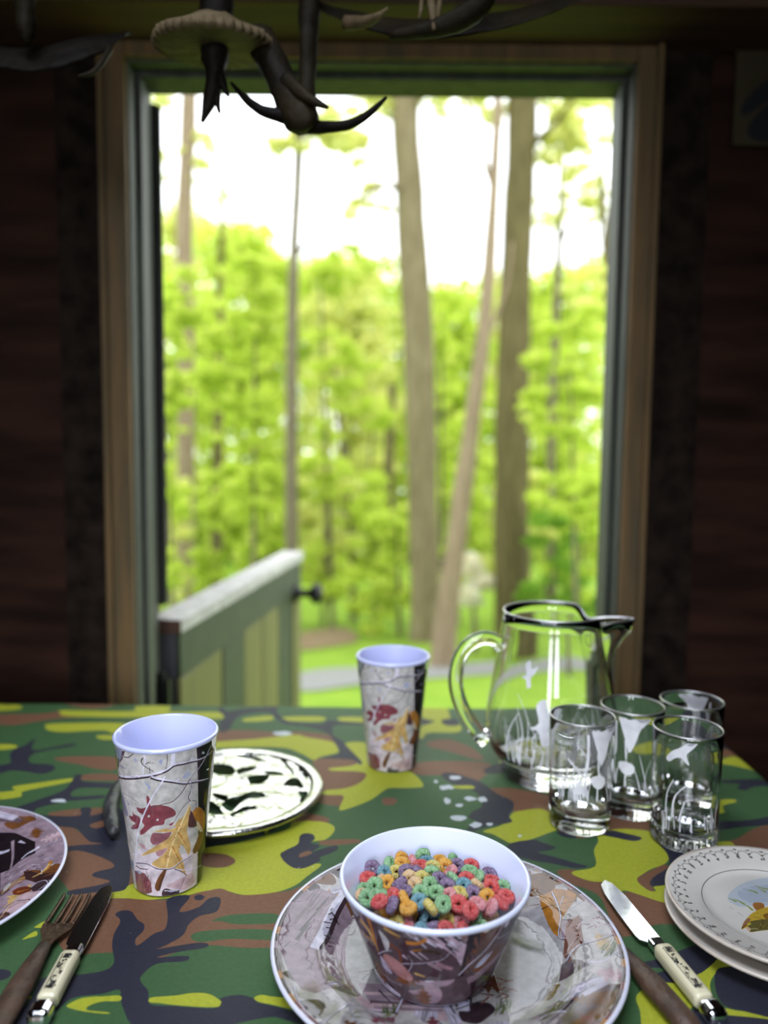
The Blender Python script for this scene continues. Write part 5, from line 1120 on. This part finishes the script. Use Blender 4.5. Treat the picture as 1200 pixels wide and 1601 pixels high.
# dark curved horn lying beside the trivet
hn = [at_z(x, y, TZ + .009) for x, y in ((186, 1226), (178, 1242), (173, 1262), (174, 1285), (179, 1303))]
ho_ = thing('horn_handle', 'dark grey curved horn piece lying left of the nearest tumbler', 'horn', (hn[2].x, hn[2].y, TZ + .0006))
tube('horn_body', catmull([(p.x - hn[2].x, p.y - hn[2].y, .0085) for p in hn], 5, False), [x[0] for x in catmull([(.0055,), (.0075,), (.0082,), (.0080,), (.0052,)], 5, False)], M_horn, ho_, 14, True, .12)

# ---------------------------------------------------------------- cutlery
def frame_from(p0, p1):
    """origin at p0, x towards p1 on the cloth"""
    a = at_z(*p0, TZ + .004); b = at_z(*p1, TZ + .004); d = b - a
    return Vector((a.x, a.y, TZ + .0011)), math.atan2(d.y, d.x), Vector((d.x, d.y)).length
def scrim(name, parent, x0, x1, y0, y1, z, rng, side='top'):
    """scrimshaw scene: dark flecks and two ruled lines, a thin inlay"""
    out = []
    for i in range(70):
        x = rng.uniform(x0, x1); u = (x - x0) / (x1 - x0); band = .25 + .5 * abs(math.sin(u * 9)); y = y0 + (y1 - y0) * rng.uniform(.12, band + .1)
        n = 5; s = rng.uniform(.0005, .0014); out.append(([(x + s * rng.uniform(.5, 1.4) * math.cos(2 * PI * k / n), y + s * rng.uniform(.4, 1) * math.sin(2 * PI * k / n)) for k in range(n)], (0, 0, 0)))
    out.append((stroke([(x0, y0), (x1, y0)], .0006), (0, 0, 0)))
    for q in (0, 1):
        xx = x0 + q * (x1 - x0) * .86
        for i in range(8): out.append((stroke([(xx + i * (x1 - x0) * .018, y0 + (y1 - y0) * rng.uniform(.1, .3)), (xx + i * (x1 - x0) * .018, y0 + (y1 - y0) * rng.uniform(.6, 1))], .0006), (0, 0, 0)))
    ol = [(x0 - .004, y0 - .004), (x1 + .004, y0 - .004), (x1 + .004, y1 + .004), (x0 - .004, y1 + .004)]
    mp = (lambda p: (p.x, p.y, z)) if side == 'top' else (lambda p: (p.x, z, p.y))
    return art_obj(name, ol, out, (0, 0, 0), mp, M_ink, parent, (), None, None, {-1})
def steak_knife(label, tip, butt, bol, flip, roll=0.0):
    o, a, L_ = frame_from(tip, butt); L_h = L_ - (at_z(*bol, TZ + .006) - at_z(*tip, TZ + .004)).length
    t = thing('steak_knife', label, 'knife', o, a, None)
    xb = L_ - L_h; hw, hh = .0080, .0068
    pr_ = [(0, -.001), (.006, .0052), (.02, .0078), (.05, .0092), (xb - .020, .0096), (xb - .014, .0088), (xb - .009, .0045), (xb, .0042), (xb, -.0060), (xb - .012, -.0070), (.03, -.0072), (.008, -.0050)]
    bl = prism('blade', [(x, y * flip * 1.12) for x, y in pr_], .0052, .0066, M_blade, t, .0004, 1); bl.rotation_euler = (R(roll), 0, 0)
    box('bolster', xb - .010, xb + .0015, -.0062, .0058, .0022, .0100, M_chrome, t, .002)
    box('handle', xb + .0016, L_ - .0185, -hw, hw, .0003, .0003 + 2 * hh, M_ivory, t, .0052)
    box('end_cap', L_ - .0184, L_, -hw - .0002, hw + .0002, .0002, .0004 + 2 * hh, M_chrome, t, .0054)
    scrim('scrimshaw', t, xb + .010, L_ - .026, -hw * .45, hw * .5, .0003 + 2 * hh + .00012, random.Random(17))
    return t
steak_knife('bright steak knife with ivory handle, right of the dinner plate', (944, 1381), (1126, 1606), (1036, 1484), -1, 8)
kl = steak_knife('steak knife with ivory handle at left, beside the tarnished fork', (171, 1388), (56, 1608), (127, 1494), -1)
def fork(label, tips, butt, hidden=False):
    o, a, L_ = frame_from(tips, butt)
    t = thing('table_fork', label, 'fork', o, a, None)
    tl = .048; xn = tl + .020; wd = .0118
    for k in range(4):
        y = -wd + 2 * wd * k / 3 * 1.0
        z = [(.0, .0028), (.02, .0022), (tl, .0034)]
        tube('tine', catmull([(x, y * (.96 if x == 0 else 1), zz) for x, zz in z], 4, False), [.0010] + [.0017] * 7 + [.0019], M_rust, t, 8)
    bm = bmesh.new(); pr_ = [(tl - .001, wd + .0018, .0036), (tl + .008, wd + .001, .0036), (tl + .016, .0085, .0044), (xn + .006, .0052, .0060), (xn + .022, .0048, .0072)]
    rows = []
    for x, w, z in pr_: rows.append([bm.verts.new((x, s * w, z + dz)) for s, dz in ((-1, .0009), (1, .0009), (1, -.0009), (-1, -.0009))])
    for A, B in zip(rows, rows[1:]):
        for k in range(4): bm.faces.new((A[k], A[(k + 1) % 4], B[(k + 1) % 4], B[k]))
    bm.faces.new(rows[0]); bm.faces.new(rows[-1][::-1]); bm_obj('neck', bm, M_rust, t, False)
    n = 9; xs = [xn + .012 + (L_ - xn - .012) * i / n for i in range(n + 1)]
    rr_ = [.0058 + .0042 * min(1, i / 4) for i in range(n + 1)]; rr_[-1] = .0075
    tube('handle', [(x, 0, .0064 + .0010 * min(1, i / 4)) for i, x in enumerate(xs)], rr_, M_handle_wood, t, 16, True, .10, (Vector((0, 0, 1)), .66), 3)
    return t
fork('tarnished fork with dark handle, beside the left dinner plate', (121, 1397), (-20, 1640))
fork('dark handled fork tucked under the rim of the dinner plate', (900, 1408), (1084, 1622))

# ---------------------------------------------------------------- cereal rings
CC = {'P': ('purple', srgb(116, 84, 122), srgb(176, 160, 186)), 'O': ('orange', srgb(242, 164, 40), srgb(248, 200, 120)), 'R': ('red', srgb(222, 60, 58), srgb(240, 140, 136)), 'G': ('green', srgb(122, 184, 120), srgb(186, 220, 176)), 'Y': ('yellow', srgb(230, 204, 84), srgb(240, 226, 160)), 'B': ('blue', srgb(84, 144, 160), srgb(160, 196, 206)), 'K': ('pink', srgb(232, 128, 134), srgb(244, 190, 190)), 'C': ('pale orange', srgb(240, 192, 130), srgb(246, 220, 184))}
cm = {k: mat('cereal_' + v[0].replace(' ', '_'), v[1], .75, nscale=420, col2=v[2], bump=.7, bscale=700, spec=.25) for k, v in CC.items()}
def ring_mesh(seed, rmaj=.0042, rmin=.0031, n=20, m=10):
    vs, fs = [], []
    for i in range(n):
        a = 2 * PI * i / n
        for j in range(m):
            b = 2 * PI * j / m; q = Vector((math.cos(a) * 1.4 + seed * 7, math.sin(a) * 1.4, math.cos(b)))
            rr_ = rmin * (1 + .20 * noise.noise(q)); R_ = rmaj * (1 + .10 * noise.noise(q * .6 + Vector((3, 1, seed))))
            vs.append(((R_ + rr_ * math.cos(b)) * math.cos(a), (R_ + rr_ * math.cos(b)) * math.sin(a) * (1 - .08 * (seed % 3)), rr_ * 1.08 * math.sin(b)))
    for i in range(n):
        for j in range(m): fs.append((i * m + j, ((i + 1) % n) * m + j, ((i + 1) % n) * m + (j + 1) % m, i * m + (j + 1) % m))
    return vs, fs
RM = [ring_mesh(s) for s in range(4)]
meshes = {}
def ring_obj(c, s):
    if (c, s) not in meshes:
        o = mesh_obj('cereal_ring', RM[s][0], RM[s][1], cm[c], None, True); meshes[(c, s)] = o.data; return o
    o = bpy.data.objects.new('cereal_ring', meshes[(c, s)]); C.objects.link(o); return o
RL = [(425,185,'P','H'),(400,222,'O','E'),(325,245,'R','F'),(520,232,'G','F'),(470,270,'K','E'),(525,290,'R','H'),(600,260,'O','H'),(600,310,'Y','F'),(652,312,'O','F'),(722,292,'P','F'),(810,275,'R','H'),(712,250,'G','E'),(800,320,'G','H'),(688,340,'K','E'),(712,370,'G','E'),(850,365,'G','E'),(915,328,'P','H'),(912,362,'R','H'),(922,410,'R','F'),(990,400,'G','F'),(795,380,'R','H'),(765,420,'B','H'),(842,470,'P','F'),(905,482,'O','F'),(968,488,'R','E'),(1010,460,'R','H'),(745,470,'Y','H'),(745,525,'R','F'),(698,505,'K','E'),(798,537,'R','E'),(845,530,'K','E'),(637,530,'G','F'),(575,540,'Y','E'),(510,525,'B','H'),(600,462,'G','F'),(510,460,'G','H'),(562,420,'G','E'),(668,432,'P','F'),(622,388,'P','E'),(522,390,'Y','H'),(552,358,'G','F'),(452,390,'C','F'),(430,338,'P','F'),(372,328,'Y','F'),(320,328,'B','H'),(317,385,'O','F'),(262,365,'C','E'),(375,398,'P','E'),(422,440,'P','H'),(408,500,'O','E'),(320,475,'R','E'),(355,512,'P','E'),(265,488,'R','H'),(232,425,'G','F'),(150,395,'G','H'),(200,458,'G','F'),(165,432,'C','H'),(200,345,'R','H'),(222,305,'P','E'),(262,297,'Y','E'),(167,307,'G','E'),(332,285,'G','E'),(380,272,'O','H'),(490,338,'P','E'),(287,452,'G','E'),(470,418,'C','E'),(860,408,'C','E'),(560,265,'B','H'),(905,525,'K','E'),(450,545,'O','H')]
rng = random.Random(12); zs = BZ + BW_H - .0185
ring = []
for x, y, c, k in RL:
    q = at_z(520 + x / 3.75, 1280 + y / 3.75, zs); d = Vector((q.x - bw_xy[0], q.y - bw_xy[1])); rr_ = d.length
    ring.append([Vector((q.x, q.y, zs + .005 * (1 - (rr_ / .055) ** 2))), c, k, True])
for lay, nn in ((1, 46),):
    for i in range(nn):
        rr_ = (.050 - .006 * lay) * math.sqrt((i + .5) / nn); a = i * 2.399963
        ring.append([Vector((bw_xy[0] + rr_ * math.cos(a), bw_xy[1] + rr_ * math.sin(a), zs - .0100 * lay)), rng.choice('POGRYBK'), rng.choice('FHE'), False])
for it in range(40):                                                    # let neighbours settle apart
    for i in range(len(ring)):
        for j in range(i):
            d = ring[i][0] - ring[j][0]; l = d.length
            if 1e-6 < l < .0108:
                p = d / l * (.0108 - l) * .28; ring[i][0] += p * (1 if not ring[i][3] else .5); ring[j][0] -= p * (1 if not ring[j][3] else .5)
    for q in ring:
        lim = br(max(.012, q[0].z - BZ)) - .0105; d = Vector((q[0].x - bw_xy[0], q[0].y - bw_xy[1]))
        if d.length > lim: d *= lim / d.length; q[0].x, q[0].y = bw_xy[0] + d.x, bw_xy[1] + d.y
        q[0].z = max(q[0].z, BZ + .0125)
vis = {}
for q in ring:
    if q[3]: vis.setdefault(q[1], []).append(q)
ordn = ['leftmost', 'second from left', 'third from left', 'fourth from left', 'fifth from left', 'sixth from left', 'seventh from left', 'eighth from left', 'ninth from left', 'tenth from left', 'eleventh from left', 'twelfth from left', 'thirteenth from left', 'fourteenth from left', 'fifteenth from left', 'sixteenth from left', 'seventeenth from left', 'eighteenth from left', 'nineteenth from left', 'twentieth from left']
lab = {}
for c, l in vis.items():
    for i, q in enumerate(sorted(l, key=lambda q: q[0].x)):
        lab[id(q)] = '%s sugared cereal ring, %s of the %s rings on the heap' % (CC[c][0], ordn[i], CC[c][0]) if i < len(l) - 1 else '%s sugared cereal ring, rightmost of the %s rings on the heap' % (CC[c][0], CC[c][0])
for q in ring:
    o = ring_obj(q[1], rng.randrange(4)); o.location = q[0]
    toc = (CAM - q[0]).normalized()
    ax = {'F': (toc + Vector((rng.uniform(-.35, .35), rng.uniform(-.3, .3), rng.uniform(-.3, .3)))), 'H': Vector((rng.uniform(-.4, .4), rng.uniform(-.5, .1), 1)), 'E': Vector((rng.uniform(-1, 1), rng.uniform(-.4, .4), rng.uniform(.1, .6)))}[q[2]].normalized()
    o.rotation_euler = (ax.to_track_quat('Z', 'Y') @ Matrix.Rotation(rng.uniform(0, 6.28), 3, 'Z').to_quaternion()).to_euler()
    if q[3]: tag(o, lab[id(q)], 'cereal', 'cereal rings on top of the heap')
    else: tag(o, '%s sugared cereal ring buried under the heap in the bowl' % CC[q[1]][0], 'cereal', 'buried %s cereal rings' % CC[q[1]][0])

bv, bf = [], []                                                         # the rest of the bowlful, under the heap
for z in (BZ + .0125, BZ + .0215, BZ + .0305, BZ + .0395):
    lim = br(z - BZ - .004) - .0115; nn = int((lim / .0062) ** 2 * .9)
    for i in range(nn):
        r_ = lim * math.sqrt((i + .5) / nn); a = i * 2.399963 + z * 900; M_ = Matrix.Translation((bw_xy[0] + r_ * math.cos(a), bw_xy[1] + r_ * math.sin(a), z)) @ Matrix.Rotation(rng.uniform(-.6, .6), 4, 'X') @ Matrix.Rotation(rng.uniform(-.6, .6), 4, 'Y')
        k0 = len(bv)
        for p in range(9):
            for j in range(5):
                A_, B_ = 2 * PI * p / 9, 2 * PI * j / 5; bv.append(M_ @ Vector(((.0042 + .0028 * math.cos(B_)) * math.cos(A_), (.0042 + .0028 * math.cos(B_)) * math.sin(A_), .0030 * math.sin(B_))))
        bf += [(k0 + p * 5 + j, k0 + (p + 1) % 9 * 5 + j, k0 + (p + 1) % 9 * 5 + (j + 1) % 5, k0 + p * 5 + (j + 1) % 5) for p in range(9) for j in range(5)]
tag(mesh_obj('cereal_fill', bv, bf, cm['C'], None, True), 'pale cereal filling the bowl below the heaped rings', 'cereal', None, 'stuff')

# ---------------------------------------------------------------- antler chandelier
AY = .95
ch = thing('antler_chandelier', 'dark antler chandelier hanging over the table in front of the doorway', 'chandelier', (0, AY, 1.70))
co = Vector((0, AY, 1.70))
def A(px, py, dy=0.0): return at_y(px, py, AY + dy) - co
au = AY / FPX
def antler(name, pts, ws, m, par=ch, sd=0, n=12, rough=.16):
    P = [A(*p) for p in pts]; return tube(name, catmull([tuple(p) for p in P], 5, False), [max(.0008, x[0] * au / 2) for x in catmull([(w,) for w in ws], 5, False)], m, par, n, True, rough, None, sd)
# toothed burr disc seen from below
dc = A(335, 76); n = 160; vs = []; fs = []
tl_ = Matrix.Rotation(R(7), 3, 'X'); rd = 86 * au
for layer, (rf, dz) in enumerate(((0, -.003), (.45, -.003), (.86, -.002), (.93, -.001), (1.0, .0015), (.97, .009), (.6, .022), (.3, .034))):
    for k in range(n):
        a = 2 * PI * k / n; tooth = 1 + (.09 * max(0, math.sin(a * 40 + .8))  + .02 * noise.noise(Vector((math.cos(a) * 4, math.sin(a) * 4, layer)))) * (rf > .9)
        vs.append(dc + tl_ @ Vector((rd * rf * tooth * math.cos(a), rd * rf * tooth * math.sin(a), dz + (.002 * noise.noise(Vector((math.cos(a) * 6 * rf, math.sin(a) * 6 * rf, 9)))))))
for l in range(7):
    for k in range(n): fs.append((l * n + k, l * n + (k + 1) % n, (l + 1) * n + (k + 1) % n, (l + 1) * n + k))
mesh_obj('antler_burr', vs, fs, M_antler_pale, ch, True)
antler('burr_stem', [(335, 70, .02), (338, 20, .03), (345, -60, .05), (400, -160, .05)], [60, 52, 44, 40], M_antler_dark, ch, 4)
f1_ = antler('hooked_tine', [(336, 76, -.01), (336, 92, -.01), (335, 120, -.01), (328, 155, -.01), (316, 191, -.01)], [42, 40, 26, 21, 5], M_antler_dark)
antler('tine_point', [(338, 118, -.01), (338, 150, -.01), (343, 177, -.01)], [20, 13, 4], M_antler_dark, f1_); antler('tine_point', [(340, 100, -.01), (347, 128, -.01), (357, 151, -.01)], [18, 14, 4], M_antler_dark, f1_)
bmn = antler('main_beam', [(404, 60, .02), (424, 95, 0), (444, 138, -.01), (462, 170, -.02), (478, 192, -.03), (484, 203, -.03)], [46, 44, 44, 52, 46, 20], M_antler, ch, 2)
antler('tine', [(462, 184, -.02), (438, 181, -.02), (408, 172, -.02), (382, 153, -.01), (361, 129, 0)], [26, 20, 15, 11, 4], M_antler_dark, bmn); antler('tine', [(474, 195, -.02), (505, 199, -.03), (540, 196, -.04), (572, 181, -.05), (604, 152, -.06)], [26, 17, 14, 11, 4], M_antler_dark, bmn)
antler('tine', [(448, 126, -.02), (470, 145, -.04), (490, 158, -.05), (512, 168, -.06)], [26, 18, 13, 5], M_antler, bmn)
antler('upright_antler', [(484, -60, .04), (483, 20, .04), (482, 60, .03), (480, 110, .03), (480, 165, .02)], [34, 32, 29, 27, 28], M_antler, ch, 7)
# palmate antlers, curved sheets seen from below
def palm(name, lower, up, thick, m, sd):
    L_ = catmull([tuple(A(*p)) for p in lower], 6, False); rows = 9; vs, fs = [], []
    for s in (0, 1):
        for j in range(rows):
            t = j / (rows - 1)
            for i, p in enumerate(L_):
                u = i / (len(L_) - 1); v = Vector(p) + Vector(up) * t * (0.35 + .65 * math.sin(PI * u)) + Vector((0, -.035, 0)) * math.sin(PI * t * .8) * math.sin(PI * u)
                v += Vector((0, 0, 1)) * (s * thick * (.35 + .65 * math.sin(PI * min(1, t + .12)))) + Vector((0, 1, 0)) * s * thick * .6
                v += Vector((1, 1, 1)) * .0022 * noise.noise(Vector((u * 14 + sd, t * 3, 0)))
                vs.append(v)
    w = len(L_); k0 = rows * w
    for j in range(rows - 1):
        for i in range(w - 1):
            a = j * w + i; fs.append((a, a + w, a + w + 1, a + 1)); fs.append((k0 + a, k0 + a + 1, k0 + a + w + 1, k0 + a + w))
    for i in range(w - 1): fs.append((i, i + 1, k0 + i + 1, k0 + i)); a = (rows - 1) * w + i; fs.append((a, k0 + a, k0 + a + 1, a + 1))
    for j in range(rows - 1): a = j * w; fs.append((a, k0 + a, k0 + a + w, a + w)); a += w - 1; fs.append((a, a + w, k0 + a + w, k0 + a))
    return mesh_obj(name, vs, fs, m, ch, True)
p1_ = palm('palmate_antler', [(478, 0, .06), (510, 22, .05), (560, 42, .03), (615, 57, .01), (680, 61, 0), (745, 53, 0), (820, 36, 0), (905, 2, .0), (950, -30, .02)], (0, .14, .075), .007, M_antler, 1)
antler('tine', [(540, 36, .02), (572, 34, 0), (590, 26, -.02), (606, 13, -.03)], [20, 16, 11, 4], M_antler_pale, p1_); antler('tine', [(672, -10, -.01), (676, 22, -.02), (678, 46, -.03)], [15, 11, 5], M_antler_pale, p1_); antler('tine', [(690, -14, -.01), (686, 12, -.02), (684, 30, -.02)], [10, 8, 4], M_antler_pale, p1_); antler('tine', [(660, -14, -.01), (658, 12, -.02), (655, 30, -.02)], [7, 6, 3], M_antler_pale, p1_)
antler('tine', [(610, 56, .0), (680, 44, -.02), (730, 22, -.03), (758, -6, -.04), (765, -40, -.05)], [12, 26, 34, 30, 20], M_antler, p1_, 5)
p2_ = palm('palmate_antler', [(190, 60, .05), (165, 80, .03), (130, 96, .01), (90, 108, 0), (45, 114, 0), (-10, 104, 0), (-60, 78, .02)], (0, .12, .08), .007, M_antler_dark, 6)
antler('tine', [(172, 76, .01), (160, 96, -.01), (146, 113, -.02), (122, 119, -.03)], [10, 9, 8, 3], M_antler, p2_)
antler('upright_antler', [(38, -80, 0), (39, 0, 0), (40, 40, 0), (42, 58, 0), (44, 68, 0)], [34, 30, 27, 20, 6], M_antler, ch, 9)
for px_, dy in ((345, .05), (40, 0), (484, .04), (760, .06)):           # what carries it: a cross bar and a chain to the ceiling
    pass
tube('cross_bar', [A(20, -85, .03), A(420, -150, .05), A(900, -70, .06)], .013, M_antler_dark, ch, 12, True, .15)
zt = CZ - co.z
cx_ = A(420, -150, .05)
tube('hanging_rod', [cx_, Vector((cx_.x, cx_.y, zt - .02))], .006, M_iron, ch, 10); lt_ = lathe('ceiling_rose', [(0, -.03), (.03, -.028), (.05, -.008), (.052, 0), (0, 0)], M_iron, ch, 32); lt_.location = (cx_.x, cx_.y, zt)

# ---------------------------------------------------------------- poster on the front wall
py0 = WY - .0085
a_ = at_y(1153, 30, py0); b_ = at_y(1152, 228, py0)
pw = .34; pt = thing('wall_poster', 'dim tan poster with dark duck shape on the wall right of the doorway', 'poster', (a_.x, py0, b_.z))
box('poster_sheet', 0, pw, -.002, 0, 0, a_.z - b_.z, M_paper, pt)
def WP(pts): return [((lambda q: (q.x - a_.x, q.z - b_.z))(at_y(1100 + x / 6.16, y / 6.16, py0))) for x, y in pts]
duck = [(catmull(WP([(350, 1100), (370, 1000), (470, 880), (620, 760), (760, 640), (900, 700), (820, 840), (640, 960), (480, 1070), (400, 1110)]), 3), (0, 0, 0)), (catmull(WP([(410, 1270), (430, 1200), (520, 1090), (620, 1000), (900, 900), (1200, 1000), (1240, 1240), (1000, 1360), (560, 1370), (450, 1340)]), 3), (0, 0, 0))]
dk = art_obj('printed_duck', [(0.002, .002), (pw - .002, .002), (pw - .002, a_.z - b_.z - .002), (.002, a_.z - b_.z - .002)], duck, (0, 0, 0), lambda p: (p.x, -.0024, p.y), M_ink, pt, (), None, None, {-1})
